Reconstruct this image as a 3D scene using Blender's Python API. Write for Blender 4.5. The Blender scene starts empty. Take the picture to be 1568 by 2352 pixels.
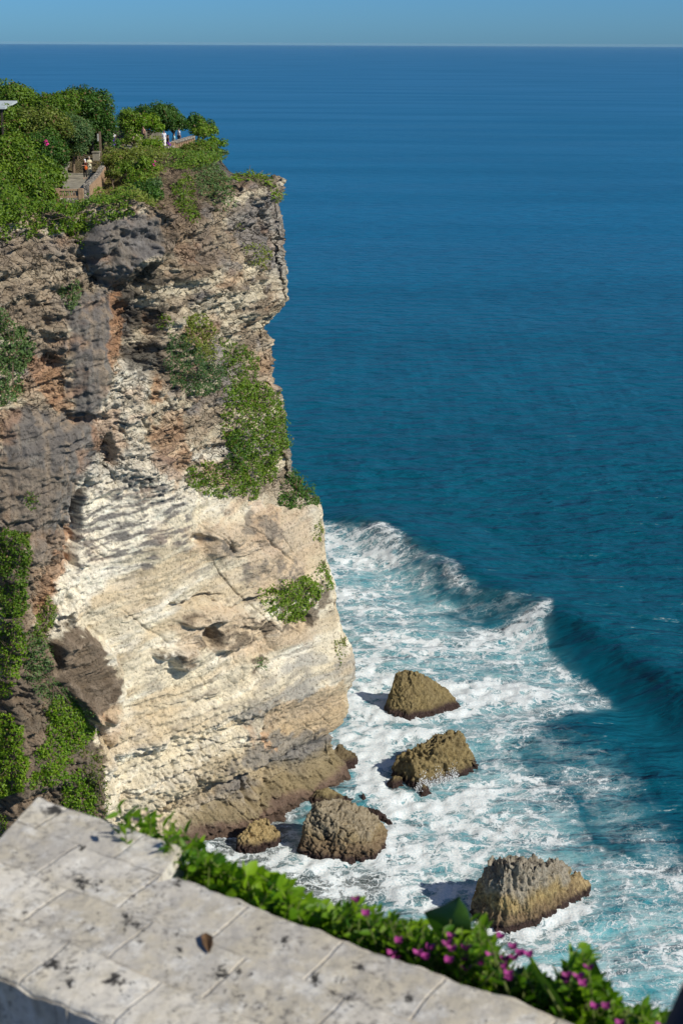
import bpy, bmesh, math, random
import numpy as np
from mathutils import Vector, Matrix
S = bpy.context.scene
COL = S.collection
rng = np.random.default_rng(7); random.seed(7)

# ------------------------------------------------------------------ camera, sky, sun, exposure
CAMZ = 65.0
PITCH = math.radians(18.25); ROLL = math.radians(0.256)
F = 4000/1920*1568; CX, CY = 784.0, 1176.0
fw = np.array([0, math.cos(PITCH), -math.sin(PITCH)])
r0 = np.array([1.0, 0, 0]); u0 = np.array([0, math.sin(PITCH), math.cos(PITCH)])
rt = r0*math.cos(ROLL)+u0*math.sin(ROLL); up = u0*math.cos(ROLL)-r0*math.sin(ROLL)
cam = bpy.data.cameras.new('camera'); cam_o = bpy.data.objects.new('camera', cam); COL.objects.link(cam_o)
cam.sensor_fit = 'VERTICAL'; cam.sensor_height = 36; cam.sensor_width = 24; cam.lens = 50
cam.clip_start = 0.1; cam.clip_end = 80000
cam.dof.use_dof = True; cam.dof.focus_distance = 112; cam.dof.aperture_fstop = 7.5
M4 = Matrix.Identity(4)
for i in range(3):
    M4[i][0] = rt[i]; M4[i][1] = up[i]; M4[i][2] = -fw[i]
M4[0][3], M4[1][3], M4[2][3] = 0, 0, CAMZ
cam_o.matrix_world = M4
S.camera = cam_o

SUN_AZ = math.atan2(0.86, -0.50)      # clockwise from +Y, to the right and behind the camera
SUN_EL = math.radians(36)
sd = Vector((math.sin(SUN_AZ)*math.cos(SUN_EL), math.cos(SUN_AZ)*math.cos(SUN_EL), math.sin(SUN_EL)))
sl = bpy.data.lights.new('sun', 'SUN'); sl.energy = 4.0; sl.angle = math.radians(0.5); sl.color = (1, 0.93, 0.80)
so = bpy.data.objects.new('sun', sl); COL.objects.link(so); so.rotation_euler = sd.to_track_quat('Z', 'Y').to_euler()
W = bpy.data.worlds.new('World'); S.world = W; W.use_nodes = True
wt = W.node_tree; wt.nodes.clear()
sky = wt.nodes.new('ShaderNodeTexSky'); sky.sky_type = 'NISHITA'; sky.sun_disc = False
sky.sun_elevation = SUN_EL; sky.sun_rotation = SUN_AZ; sky.altitude = 60; sky.dust_density = 0.3; sky.air_density = 0.9; sky.ozone_density = 4.0
tint = wt.nodes.new('ShaderNodeMix'); tint.data_type = 'RGBA'; tint.blend_type = 'MULTIPLY'; tint.inputs[0].default_value = 1
tc = wt.nodes.new('ShaderNodeTexCoord'); sp = wt.nodes.new('ShaderNodeSeparateXYZ'); wt.links.new(tc.outputs['Generated'], sp.inputs[0])
mr = wt.nodes.new('ShaderNodeMapRange'); mr.interpolation_type = 'SMOOTHSTEP'; mr.inputs[1].default_value = 0.02; mr.inputs[2].default_value = 0.45; wt.links.new(sp.outputs[2], mr.inputs[0])
zt = wt.nodes.new('ShaderNodeMix'); zt.data_type = 'RGBA'; zt.inputs[6].default_value = (0.40, 0.88, 1.55, 1); zt.inputs[7].default_value = (0.9, 0.95, 1.05, 1)
wt.links.new(mr.outputs[0], zt.inputs[0]); wt.links.new(zt.outputs[2], tint.inputs[7])
bg = wt.nodes.new('ShaderNodeBackground'); bg.inputs[1].default_value = 0.052
wo = wt.nodes.new('ShaderNodeOutputWorld')
wt.links.new(sky.outputs[0], tint.inputs[6]); wt.links.new(tint.outputs[2], bg.inputs[0]); wt.links.new(bg.outputs[0], wo.inputs[0])
S.view_settings.view_transform = 'Standard'; S.view_settings.look = 'None'; S.view_settings.exposure = 0.3; S.view_settings.gamma = 1
S.cycles.max_bounces = 5; S.cycles.diffuse_bounces = 3; S.cycles.glossy_bounces = 2; S.cycles.transmission_bounces = 2
S.cycles.use_adaptive_sampling = True; S.cycles.volume_bounces = 0

# ------------------------------------------------------------------ helpers
def ray(x, y):
    d = fw + rt*((x-CX)/F) - up*((y-CY)/F)
    return d
def onz(x, y, z):
    d = ray(x, y); t = (z-CAMZ)/d[2]; return np.array([d[0]*t, d[1]*t, z])
def ony(x, y, Y):
    d = ray(x, y); t = Y/d[1]; return np.array([d[0]*t, Y, CAMZ+d[2]*t])
def proj(P):
    P = np.asarray(P, float); q = P - np.array([0, 0, CAMZ])
    dz = np.maximum(q@fw, 1e-3)
    return CX+F*(q@rt)/dz, CY-F*(q@up)/dz, dz

_P = np.random.default_rng(3).permutation(256).astype(np.int64); _P = np.concatenate([_P, _P, _P])
_G = np.random.default_rng(4).normal(size=(256, 3)); _G /= np.linalg.norm(_G, axis=1)[:, None]
def perlin(x, y, z, seed=0):
    x = np.asarray(x, float)+seed*17.13; y = np.asarray(y, float)+seed*5.71; z = np.asarray(z, float)-seed*9.37
    x, y, z = np.broadcast_arrays(x, y, z)
    xi = np.floor(x).astype(np.int64); yi = np.floor(y).astype(np.int64); zi = np.floor(z).astype(np.int64)
    xf = x-xi; yf = y-yi; zf = z-zi; xi &= 255; yi &= 255; zi &= 255
    u = xf*xf*xf*(xf*(xf*6-15)+10); v = yf*yf*yf*(yf*(yf*6-15)+10); w = zf*zf*zf*(zf*(zf*6-15)+10)
    def g(i, j, k):
        h = _P[_P[_P[(xi+i) & 255]+((yi+j) & 255)]+((zi+k) & 255)]
        G = _G[h]; return G[..., 0]*(xf-i)+G[..., 1]*(yf-j)+G[..., 2]*(zf-k)
    def L(a, b, t): return a+t*(b-a)
    return L(L(L(g(0,0,0), g(1,0,0), u), L(g(0,1,0), g(1,1,0), u), v), L(L(g(0,0,1), g(1,0,1), u), L(g(0,1,1), g(1,1,1), u), v), w)*1.6
def fbm(x, y, z, oct=4, seed=0, gain=0.5):
    a = 1; s = 0; f = 1
    for o in range(oct):
        s = s+a*perlin(x*f, y*f, z*f, seed+o); a *= gain; f *= 2.03
    return s
def ridged(x, y, z, oct=4, seed=0, gain=0.5):
    a = 1; s = 0; f = 1
    for o in range(oct):
        s = s+a*(1-2*np.abs(perlin(x*f, y*f, z*f, seed+o))); a *= gain; f *= 2.03
    return s
def smooth(a, b, x):
    t = np.clip((x-a)/(b-a), 0, 1); return t*t*(3-2*t)
def polysd(px, py, poly):
    """signed distance (px), negative inside"""
    poly = np.asarray(poly, float); n = len(poly)
    d = np.full(px.shape, 1e18); ins = np.zeros(px.shape, bool)
    for i in range(n):
        ax, ay = poly[i]; bx, by = poly[(i+1) % n]
        ex, ey = bx-ax, by-ay; wx, wy = px-ax, py-ay
        t = np.clip((wx*ex+wy*ey)/(ex*ex+ey*ey+1e-9), 0, 1)
        d = np.minimum(d, (wx-ex*t)**2+(wy-ey*t)**2)
        c = ((ay > py) != (by > py)) & (px < (bx-ax)*(py-ay)/(by-ay+1e-12)+ax)
        ins ^= c
    d = np.sqrt(d); return np.where(ins, -d, d)
def linedist(px, py, pts):
    """signed distance to an open polyline (+ on its left side) and position along it"""
    best = np.full(px.shape, 1e18); sg = np.zeros(px.shape); al = np.zeros(px.shape); acc = 0
    for i in range(len(pts)-1):
        ax, ay = pts[i]; bx, by = pts[i+1]
        ex, ey = bx-ax, by-ay; wx, wy = px-ax, py-ay; L = math.hypot(ex, ey)
        t = np.clip((wx*ex+wy*ey)/(L*L), 0, 1)
        d = np.hypot(wx-ex*t, wy-ey*t); m = d < best
        best = np.where(m, d, best); sg = np.where(m, np.sign(ex*wy-ey*wx), sg); al = np.where(m, acc+t*L, al); acc += L
    return best*sg, al

def mesh_np(name, V, Fc, mat=None, smooth_sh=True, attrs=None, parent=None, mats=None, midx=None):
    V = np.asarray(V, np.float32); me = bpy.data.meshes.new(name)
    if isinstance(Fc, np.ndarray):
        n, k = Fc.shape
        me.vertices.add(len(V)); me.vertices.foreach_set('co', V.ravel())
        me.loops.add(n*k); me.loops.foreach_set('vertex_index', Fc.astype(np.int32).ravel())
        me.polygons.add(n); me.polygons.foreach_set('loop_start', np.arange(0, n*k, k, dtype=np.int32)); me.polygons.foreach_set('loop_total', np.full(n, k, np.int32))
        me.polygons.foreach_set('use_smooth', np.full(n, smooth_sh))
        me.update(calc_edges=True); me.validate()
    else:
        me.from_pydata([tuple(v) for v in V], [], Fc); me.update()
        me.polygons.foreach_set('use_smooth', np.full(len(me.polygons), smooth_sh))
    for k_, a in (attrs or {}).items():
        a = np.asarray(a, np.float32)
        if a.ndim == 1:
            at = me.attributes.new(k_, 'FLOAT', 'POINT'); at.data.foreach_set('value', a)
        else:
            at = me.attributes.new(k_, 'FLOAT_COLOR', 'POINT')
            c = np.ones((len(a), 4), np.float32); c[:, :3] = a; at.data.foreach_set('color', c.ravel())
    for m in (mats or ([mat] if mat else [])): me.materials.append(m)
    if midx is not None: me.polygons.foreach_set('material_index', np.asarray(midx, np.int32))
    o = bpy.data.objects.new(name, me); COL.objects.link(o)
    if parent: o.parent = parent
    return o
def tag(o, label=None, cat=None, group=None, kind=None):
    if label: o['label'] = label
    if cat: o['category'] = cat
    if group: o['group'] = group
    if kind: o['kind'] = kind
    return o
def empty(name, loc, label, cat, group=None):
    o = bpy.data.objects.new(name, None); COL.objects.link(o); o.location = loc; o.empty_display_size = 0.3
    return tag(o, label, cat, group)
def grid_faces(nr, nc):
    i = np.arange(nr-1)[:, None]; j = np.arange(nc-1)[None]
    a = i*nc+j; return np.stack([a, a+1, a+nc+1, a+nc], -1).reshape(-1, 4)

class NT:
    def __init__(s, name):
        s.m = bpy.data.materials.new(name); s.m.use_nodes = True; s.t = s.m.node_tree; s.t.nodes.clear()
        s.out = s.n('ShaderNodeOutputMaterial')
    def n(s, typ, **kw):
        nd = s.t.nodes.new(typ)
        for k, v in kw.items():
            if k == 'i':
                for kk, vv in v.items():
                    if hasattr(vv, 'is_linked') or isinstance(vv, bpy.types.NodeSocket): s.t.links.new(vv, nd.inputs[kk])
                    else: nd.inputs[kk].default_value = vv
            else: setattr(nd, k, v)
        return nd
    def math(s, op, a, b=0.0, c=None, clamp=False):
        i = {0: a, 1: b}
        if c is not None: i[2] = c
        return s.n('ShaderNodeMath', operation=op, use_clamp=clamp, i=i).outputs[0]
    def attr(s, nm): return s.n('ShaderNodeAttribute', attribute_name=nm)
    def noise(s, vec, scale, detail=4, rough=0.55, dist=0.0):
        return s.n('ShaderNodeTexNoise', i={'Vector': vec, 'Scale': scale, 'Detail': detail, 'Roughness': rough, 'Distortion': dist}).outputs[0]
    def mapr(s, v, a, b, c=0.0, d=1.0, smoothstep=True):
        return s.n('ShaderNodeMapRange', interpolation_type='SMOOTHSTEP' if smoothstep else 'LINEAR', i={0: v, 1: a, 2: b, 3: c, 4: d}).outputs[0]
    def mix(s, f, a, b, mode='MIX'):
        return s.n('ShaderNodeMix', data_type='RGBA', blend_type=mode, i={0: f, 6: a, 7: b}).outputs[2]
    def scalev(s, vec, sc):
        return s.n('ShaderNodeMapping', i={'Vector': vec, 'Scale': sc}).outputs[0]
    def pos(s): return s.n('ShaderNodeNewGeometry').outputs['Position']
    def obj(s): return s.n('ShaderNodeTexCoord').outputs['Object']
    def bump(s, h, strength, dist, normal=None):
        i = {'Height': h, 'Strength': strength, 'Distance': dist}
        if normal is not None: i['Normal'] = normal
        return s.n('ShaderNodeBump', i=i).outputs[0]
    def done(s, color, rough=0.8, normal=None, spec=0.3, **kw):
        i = {'Base Color': color, 'Roughness': rough, 'Specular IOR Level': spec}
        if normal is not None: i['Normal'] = normal
        i.update(kw)
        b = s.n('ShaderNodeBsdfPrincipled', i=i); s.t.links.new(b.outputs[0], s.out.inputs[0]); return s.m

# ------------------------------------------------------------------ materials
def mat_rock():
    n = NT('cliff_rock'); p = n.pos(); c = n.attr('Col').outputs[0]; k = n.attr('pit').outputs['Fac']
    wn_ = n.n('ShaderNodeTexNoise', i={'Vector': p, 'Scale': 0.9, 'Detail': 3}).outputs['Color']
    wv = n.n('ShaderNodeVectorMath', operation='SCALE', i={0: wn_, 'Scale': 1.6}).outputs[0]
    pw = n.n('ShaderNodeVectorMath', operation='ADD', i={0: p, 1: wv}).outputs[0]
    st = n.scalev(p, (0.6, 0.6, 2.0))
    a = n.noise(st, 1.6, 8, 0.72, 0.3)
    g = n.noise(p, 4.2, 7, 0.75)
    b = n.noise(p, 9.0, 4, 0.75)
    vs = n.scalev(pw, (0.75, 0.75, 1.9))
    ed = n.n('ShaderNodeTexVoronoi', feature='DISTANCE_TO_EDGE', i={'Vector': vs, 'Scale': 1.0}).outputs[0]
    vc = n.n('ShaderNodeTexVoronoi', i={'Vector': vs, 'Scale': 1.0}).outputs['Color']
    cell = n.n('ShaderNodeSeparateColor', i={0: vc}).outputs[0]
    crack = n.math('MULTIPLY', n.mapr(ed, 0.0, 0.07, 1, 0), n.mapr(n.noise(p, 0.5, 3), 0.45, 0.6))
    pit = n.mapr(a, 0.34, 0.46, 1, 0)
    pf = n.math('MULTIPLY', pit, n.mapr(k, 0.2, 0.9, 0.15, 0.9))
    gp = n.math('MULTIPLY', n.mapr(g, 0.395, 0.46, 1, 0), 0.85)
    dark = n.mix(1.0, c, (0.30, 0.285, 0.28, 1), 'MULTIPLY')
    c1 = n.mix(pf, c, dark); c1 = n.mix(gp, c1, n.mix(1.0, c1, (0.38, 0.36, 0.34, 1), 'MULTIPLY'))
    c1 = n.mix(n.math('MULTIPLY', crack, n.mapr(k, 0.55, 0.85)), c1, n.mix(1.0, c1, (0.25, 0.24, 0.22, 1), 'MULTIPLY'))
    c1 = n.mix(n.math('MULTIPLY', n.mapr(cell, 0.0, 1.0, 0.0, 0.45), n.mapr(k, 0.4, 0.85)), c1, n.mix(1.0, c1, (0.62, 0.60, 0.58, 1), 'MULTIPLY'))
    c2 = n.mix(n.mapr(b, 0.38, 0.62, 0.0, 0.4), c1, n.mix(1.0, c1, (0.62, 0.60, 0.57, 1), 'MULTIPLY'))
    c3 = n.mix(n.mapr(n.noise(p, 0.45, 4), 0.4, 0.65, 0.0, 0.5), c2, n.mix(1.0, c2, (1.20, 1.16, 1.08, 1), 'MULTIPLY'))
    h = n.math('ADD', n.math('MULTIPLY', n.math('MULTIPLY', a, k), 0.75), n.math('MULTIPLY', g, 0.45)); h = n.math('ADD', h, n.math('MULTIPLY', b, 0.16))
    h = n.math('ADD', h, n.math('MULTIPLY', n.math('MULTIPLY', n.math('ADD', n.math('MULTIPLY', cell, 0.5), n.mapr(ed, 0, 0.08, 0, 0.5)), n.mapr(k, 0.5, 0.85)), 0.6))
    return n.done(c3, 0.92, n.bump(h, 1.0, 0.42), 0.15)
def mat_searock():
    n = NT('sea_rock'); p = n.pos(); c = n.attr('Col').outputs[0]
    a = n.noise(n.scalev(p, (1.5, 1.5, 0.8)), 2.4, 6, 0.7, 0.6); b = n.noise(p, 11, 4, 0.7)
    c1 = n.mix(n.mapr(a, 0.3, 0.6, 0.75, 0), c, n.mix(1.0, c, (0.36, 0.34, 0.30, 1), 'MULTIPLY'))
    c2 = n.mix(n.mapr(b, 0.4, 0.65, 0, 0.4), c1, n.mix(1.0, c1, (1.35, 1.28, 1.1, 1), 'MULTIPLY'))
    z = n.n('ShaderNodeSeparateXYZ', i={0: p}).outputs[2]
    wet = n.mapr(n.math('ADD', z, n.math('MULTIPLY', a, -0.8)), -0.15, 0.35, 1, 0)
    c3 = n.mix(wet, c2, (0.045, 0.026, 0.022, 1))
    return n.done(c3, n.mapr(wet, 0, 1, 0.9, 0.4), n.bump(n.math('ADD', a, n.math('MULTIPLY', b, 0.4)), 0.9, 0.25), 0.25)
def mat_leaf(name, c1, c2, trans=0.35):
    n = NT(name)
    a = n.attr('hue').outputs['Fac']
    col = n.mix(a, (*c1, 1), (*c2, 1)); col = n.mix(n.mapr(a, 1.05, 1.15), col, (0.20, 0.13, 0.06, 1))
    d = n.n('ShaderNodeBsdfPrincipled', i={'Base Color': col, 'Roughness': 0.5, 'Specular IOR Level': 0.35})
    t = n.n('ShaderNodeBsdfTranslucent', i={'Color': n.mix(1.0, col, (1.3, 1.35, 0.5, 1), 'MULTIPLY')})
    m = n.n('ShaderNodeMixShader', i={0: trans, 1: d.outputs[0], 2: t.outputs[0]})
    n.t.links.new(m.outputs[0], n.out.inputs[0]); return n.m
def mat_plain(name, c, rough=0.7, var=0.25, scale=6, bump=0.0):
    n = NT(name); p = n.obj(); a = n.noise(p, scale, 5, 0.6)
    col = n.mix(n.mapr(a, 0.3, 0.7), tuple(x*(1-var) for x in c)+(1,), tuple(min(1, x*(1+var)) for x in c)+(1,))
    return n.done(col, rough, n.bump(a, bump, 0.02) if bump else None)

def mat_sea():
    n = NT('sea_water'); p = n.pos()
    sx = n.n('ShaderNodeSeparateXYZ', i={0: p}); X, Y = sx.outputs[0], sx.outputs[1]
    p2 = n.n('ShaderNodeCombineXYZ', i={0: X, 1: Y, 2: 0.0}).outputs[0]
    aer = n.attr('aer').outputs['Fac']; den = n.attr('foam').outputs['Fac']; silt = n.attr('silt').outputs['Fac']
    # --- waves
    w1 = n.noise(n.scalev(p2, (0.26, 0.62, 1)), 1.0, 3, 0.48, 0.3)
    w2 = n.noise(n.scalev(p2, (0.8, 2.0, 1)), 1.0, 3, 0.5, 0.3)
    w3 = n.noise(n.scalev(p2, (0.018, 0.05, 1)), 1.0, 4, 0.55)
    w4 = n.noise(n.scalev(p2, (0.0022, 0.012, 1)), 1.0, 4, 0.6)
    hh = n.math('ADD', n.math('MULTIPLY', w1, 0.9), n.math('MULTIPLY', w2, 0.26))
    hh = n.math('ADD', hh, n.math('MULTIPLY', w3, 1.1))
    w5 = n.noise(n.scalev(p2, (0.10, 0.30, 1)), 1.0, 3, 0.45, 0.3)
    hh = n.math('ADD', hh, n.math('MULTIPLY', w5, 2.4))
    far = n.mapr(Y, 200.0, 1800.0, 1.0, 0.22)
    nb = n.bump(n.math('MULTIPLY', hh, n.mapr(n.attr('calm').outputs['Fac'], 0, 1, 1, 0.4)), far, 1.0)
    # --- water colour
    patch = n.mapr(n.noise(n.scalev(p2, (0.004, 0.02, 1)), 1.0, 5, 0.6), 0.35, 0.7)
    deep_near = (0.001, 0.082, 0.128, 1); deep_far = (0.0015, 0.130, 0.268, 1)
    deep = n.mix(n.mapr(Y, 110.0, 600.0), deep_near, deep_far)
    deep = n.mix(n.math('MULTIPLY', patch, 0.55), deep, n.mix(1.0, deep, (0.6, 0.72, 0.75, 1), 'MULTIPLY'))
    teal = n.mix(n.mapr(n.noise(p2, 0.35, 4), 0.3, 0.7), (0.04, 0.27, 0.33, 1), (0.25, 0.46, 0.49, 1))
    base = n.mix(aer, deep, teal)
    base = n.mix(silt, base, (0.085, 0.095, 0.088, 1))
    streak = n.mapr(w4, 0.38, 0.68)
    rough = n.math('ADD', 0.28, n.math('MULTIPLY', streak, 0.08))
    water = n.n('ShaderNodeBsdfPrincipled', i={'Base Color': base, 'Roughness': rough, 'IOR': 1.333, 'Specular IOR Level': 0.5, 'Normal': nb})
    # --- foam lace: warped cell edges at three scales
    wv = n.n('ShaderNodeTexNoise', noise_dimensions='2D', i={'Vector': p2, 'Scale': 0.35, 'Detail': 4, 'Roughness': 0.6})
    off = n.n('ShaderNodeVectorMath', operation='SUBTRACT', i={0: wv.outputs['Color'], 1: (0.5, 0.5, 0.5)}).outputs[0]
    off = n.n('ShaderNodeVectorMath', operation='SCALE', i={0: off, 'Scale': 3.2}).outputs[0]
    q = n.n('ShaderNodeVectorMath', operation='ADD', i={0: p2, 1: off}).outputs[0]
    q = n.scalev(q, (0.75, 1.0, 1))
    def cells(sc, vec=q):
        v = n.n('ShaderNodeTexVoronoi', voronoi_dimensions='2D', feature='DISTANCE_TO_EDGE', i={'Vector': vec, 'Scale': sc, 'Randomness': 1.0}).outputs[0]
        return v
    wv2 = n.n('ShaderNodeTexNoise', noise_dimensions='2D', i={'Vector': p2, 'Scale': 1.6, 'Detail': 3, 'Roughness': 0.6})
    off2 = n.n('ShaderNodeVectorMath', operation='SCALE', i={0: wv2.outputs['Color'], 'Scale': 1.1}).outputs[0]
    q2 = n.n('ShaderNodeVectorMath', operation='ADD', i={0: q, 1: off2}).outputs[0]
    c1 = cells(0.33, q2); c2 = cells(0.85, q2); c3 = cells(2.1, q2)
    lace = n.math('MINIMUM', n.math('ADD', n.math('MULTIPLY', c1, 1.3), 0.02), n.math('ADD', n.math('MULTIPLY', c2, 1.5), 0.05))
    lace = n.math('MINIMUM', lace, n.math('ADD', n.math('MULTIPLY', c3, 1.3), 0.15))
    cloud = n.noise(n.scalev(p2, (0.55, 0.9, 1)), 1.0, 6, 0.68, 0.5)
    cloud2 = n.noise(p2, 5.0, 4, 0.7)
    thr = n.math('ADD', n.math('ADD', lace, n.math('MULTIPLY', n.math('SUBTRACT', cloud, 0.5), 0.85)), n.math('MULTIPLY', n.math('SUBTRACT', cloud2, 0.5), 0.30))
    dd = n.math('SUBTRACT', n.math('MULTIPLY_ADD', den, 0.70, -0.215), thr)
    hard = n.mapr(dd, -0.09, 0.09); soft = n.mapr(dd, -0.34, 0.22, 0, 0.46)
    th2 = n.math('ADD', n.math('MINIMUM', n.math('MULTIPLY', c2, 1.0), n.math('MULTIPLY', c3, 1.6)), n.math('MULTIPLY', n.math('SUBTRACT', 0.55, cloud), 0.5))
    thread = n.math('MULTIPLY', n.mapr(th2, 0.015, 0.085, 0.9, 0), n.mapr(den, 0.15, 0.5))
    fm = n.math('MAXIMUM', n.math('MAXIMUM', hard, soft), thread)
    fm = n.math('MULTIPLY', fm, n.mapr(den, 0.02, 0.18))
    fcol = n.mix(n.mapr(cloud2, 0.35, 0.65), (0.60, 0.70, 0.74, 1), (0.84, 0.87, 0.88, 1))
    fb = n.bump(n.math('ADD', fm, n.math('MULTIPLY', cloud2, 0.6)), 0.7, 0.22)
    foam = n.n('ShaderNodeBsdfPrincipled', i={'Base Color': fcol, 'Roughness': 0.8, 'Specular IOR Level': 0.2, 'Normal': fb})
    m = n.n('ShaderNodeMixShader', i={0: fm, 1: water.outputs[0], 2: foam.outputs[0]})
    n.t.links.new(m.outputs[0], n.out.inputs[0]); return n.m

M_ROCK = mat_rock(); M_SROCK = mat_searock(); M_SEA = mat_sea()
M_LEAF = mat_leaf('tree_leaves', (0.050, 0.125, 0.012), (0.19, 0.30, 0.022))
M_LEAFD = mat_leaf('dark_leaves', (0.022, 0.075, 0.014), (0.08, 0.18, 0.02))
M_LEAFY = mat_leaf('bright_leaves', (0.10, 0.22, 0.010), (0.28, 0.40, 0.022))
M_LEAFG = mat_leaf('grey_green_leaves', (0.06, 0.13, 0.045), (0.17, 0.27, 0.085))
M_LEAFO = mat_leaf('olive_leaves', (0.10, 0.15, 0.022), (0.26, 0.31, 0.05))
M_HEDGE = mat_leaf('hedge_leaves', (0.05, 0.16, 0.006), (0.24, 0.42, 0.015), 0.45)
M_BARK = mat_plain('bark', (0.16, 0.12, 0.085), 0.9, 0.35, 12, 0.4)
M_PINK = mat_plain('pink_petals', (0.62, 0.04, 0.25), 0.6, 0.2)
M_MAG = mat_plain('magenta_bracts', (0.26, 0.03, 0.18), 0.6, 0.3, 20)
M_YEL = mat_plain('yellow_petals', (0.70, 0.55, 0.05), 0.6, 0.2)
M_CREAM = mat_plain('cream_petals', (0.60, 0.50, 0.36), 0.6, 0.1)

# ------------------------------------------------------------------ the cliff
SIL = np.array([(430,640),(450,651),(480,646),(500,641),(560,650),(620,655),(650,662),(690,660),(715,640),(740,622),(765,607),(800,612),(830,622),(880,626),(910,645),(960,652),(1010,655),(1050,672),(1090,672),(1130,690),(1170,734),(1240,739),(1300,742),(1350,762),(1400,766),(1440,772),(1470,776),(1500,795),(1560,799),(1600,790),(1660,782),(1690,752),(1740,757),(1780,784),(1810,786),(1900,790)], float)
NZ = 600; ZB = -2.5; ZT = 52.8
zl = np.linspace(ZB, ZT, NZ)
Yt = 117+zl/53*5
Xt = np.zeros(NZ)
for i in range(NZ):
    x_, y_, _ = proj(np.array([-3.0, Yt[i], zl[i]]))
    Xt[i] = ony(np.interp(y_, SIL[:, 0], SIL[:, 1])-4, y_, Yt[i])[0]
def catmull(P, nseg):
    P = np.asarray(P); out = []
    Q = np.concatenate([[2*P[0]-P[1]], P, [2*P[-1]-P[-2]]])
    for i in range(len(P)-1):
        p0, p1, p2, p3 = Q[i:i+4]; t = np.linspace(0, 1, nseg[i], endpoint=False)[:, None]
        out.append(0.5*((2*p1)+(-p0+p2)*t+(2*p0-5*p1+4*p2-p3)*t*t+(-p0+3*p1-3*p2+p3)*t**3))
    out.append(P[-1:]); return np.concatenate(out)
NSEG = [16, 60, 100, 140, 220, 18, 26, 40, 40, 25, 20]
rows = []
for i in range(NZ):
    z = zl[i]; xt, yt = Xt[i], Yt[i]; k = z/53
    ctl = [(-62, 66), (-38, 88-1*k), (-27.5, 95.0+0.5*k), (-21.5, 100.0+1.0*k), (-12.5+0.3*k, 107+2.0*k), (xt-1.0, yt-0.9), (xt-0.12, yt+0.5), (xt-0.5, yt+3.2), (-11.3, 131.5), (-14.8, 152), (-34, 205), (-80, 270)]
    ctl = [(a, b) for a, b in ctl]
    rows.append(catmull(ctl, NSEG))
R = np.array(rows)                                     # NZ x NU x 2
NU = R.shape[1]
Zg = np.repeat(zl[:, None], NU, 1)
T = np.gradient(R, axis=1); T /= np.linalg.norm(T, axis=2, keepdims=True)+1e-9
N2 = np.stack([T[..., 1], -T[..., 0]], -1)              # outward (towards the sea)
# smooth normals along the face so that displaced points do not cross
for _ in range(12): N2[:, 1:-1] = (N2[:, :-2]+N2[:, 1:-1]+N2[:, 2:])/3
N2 /= np.linalg.norm(N2, axis=2, keepdims=True)+1e-9
P0 = np.concatenate([R, Zg[..., None]], 2)
px, py, pd = proj(P0.reshape(-1, 3)); px = px.reshape(NZ, NU); py = py.reshape(NZ, NU)
# rim height follows the skyline: dips and rises
arc = np.cumsum(np.r_[0, np.linalg.norm(np.diff(R[NZ//2], axis=0), axis=1)])
X, Y, Z = P0[..., 0], P0[..., 1], P0[..., 2]
SA = arc[None, :]+0*Z
zt = Z-0.10*SA+0.6*fbm(SA*0.12, Z*0.1, 0*Z, 3, 11)       # dipping strata coordinate
DIS = 0.75*fbm(X*0.16, Y*0.16, Z*0.13, 4, 1)
strat = ridged(SA*0.11, 0*Z, zt*0.55, 4, 21, 0.6)
strat2 = fbm(SA*0.5, 0*Z, zt*1.9, 4, 31, 0.6)
upf = smooth(1150, 700, py)                              # upper, rougher half
left = smooth(-20.5, -23, X)
cream = smooth(120, 260, px)*smooth(1080, 1200, py)*smooth(1700, 1500, py+0.3*(px-500))
rough = 1-0.78*cream
SM1 = smooth(14, -14, polysd(px, py, [(0,950),(120,930),(215,1000),(190,1090),(130,1230),(60,1240),(0,1230)])); SM2 = smooth(14, -14, polysd(px, py, [(150,690),(255,690),(262,800),(240,900),(205,960),(165,960),(150,850)]))
SM3 = smooth(8, -8, polysd(px, py, [(110,1480),(180,1440),(240,1480),(272,1560),(262,1625),(220,1660),(100,1600)])); rough = rough*(1-0.55*np.maximum(np.maximum(SM1, SM2), SM3)); DIS += (SM1+SM2)*0.16*(ridged(SA*0.9, 0*Z, Z*0.05, 3, 43)-0.8)
DIS += (0.24*(strat-0.9)+0.26*strat2)*rough
DIS += rough*0.30*fbm(SA*0.9, Y*0.1, Z*0.9, 4, 41, 0.6)
DIS += rough*(0.20*(ridged(X*1.3, Y*1.3, zt*1.7, 3, 45, 0.6)-0.8)+0.09*fbm(X*3.3, Y*3.3, zt*4.2, 2, 48))+(1-rough)*0.05*fbm(X*2.5, Y*2.5, zt*4.5, 3, 49)
bl = fbm(SA*0.30, 0*Z, zt*0.9, 3, 46); DIS += 0.45*rough*(np.floor(bl*4)/4-bl*0.3)
cell = np.abs(perlin(SA*0.7, 0*Z, Z*0.5, 51)); DIS -= 0.45*smooth(0.10, 0.0, cell)*smooth(-0.1, 0.3, perlin(SA*.15, 0*Z, Z*.15, 52))*rough
wx = px+10*fbm(X*0.5, Y*0.5, Z*0.5, 3, 61); wy = py+10*fbm(X*0.5, Y*0.5, Z*0.5, 3, 62)
def blob(cx, cy, rx, ry, amp, e=0.35, ang=0):
    c, s_ = math.cos(math.radians(ang)), math.sin(math.radians(ang))
    dx = (wx-cx)*c+(wy-cy)*s_; dy = -(wx-cx)*s_+(wy-cy)*c
    return amp*smooth(1+e, 1-e, np.hypot(dx/rx, dy/ry))
def pblob(poly, amp, e=14): return amp*smooth(e, -e, polysd(wx, wy, poly))
OUTC = [(188,560),(215,520),(255,500),(300,490),(350,478),(385,500),(388,545),(370,590),(330,620),(290,650),(240,650),(205,620)]
front = (Y < 124)
DF = pblob(OUTC, 1.9, 16)
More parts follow.
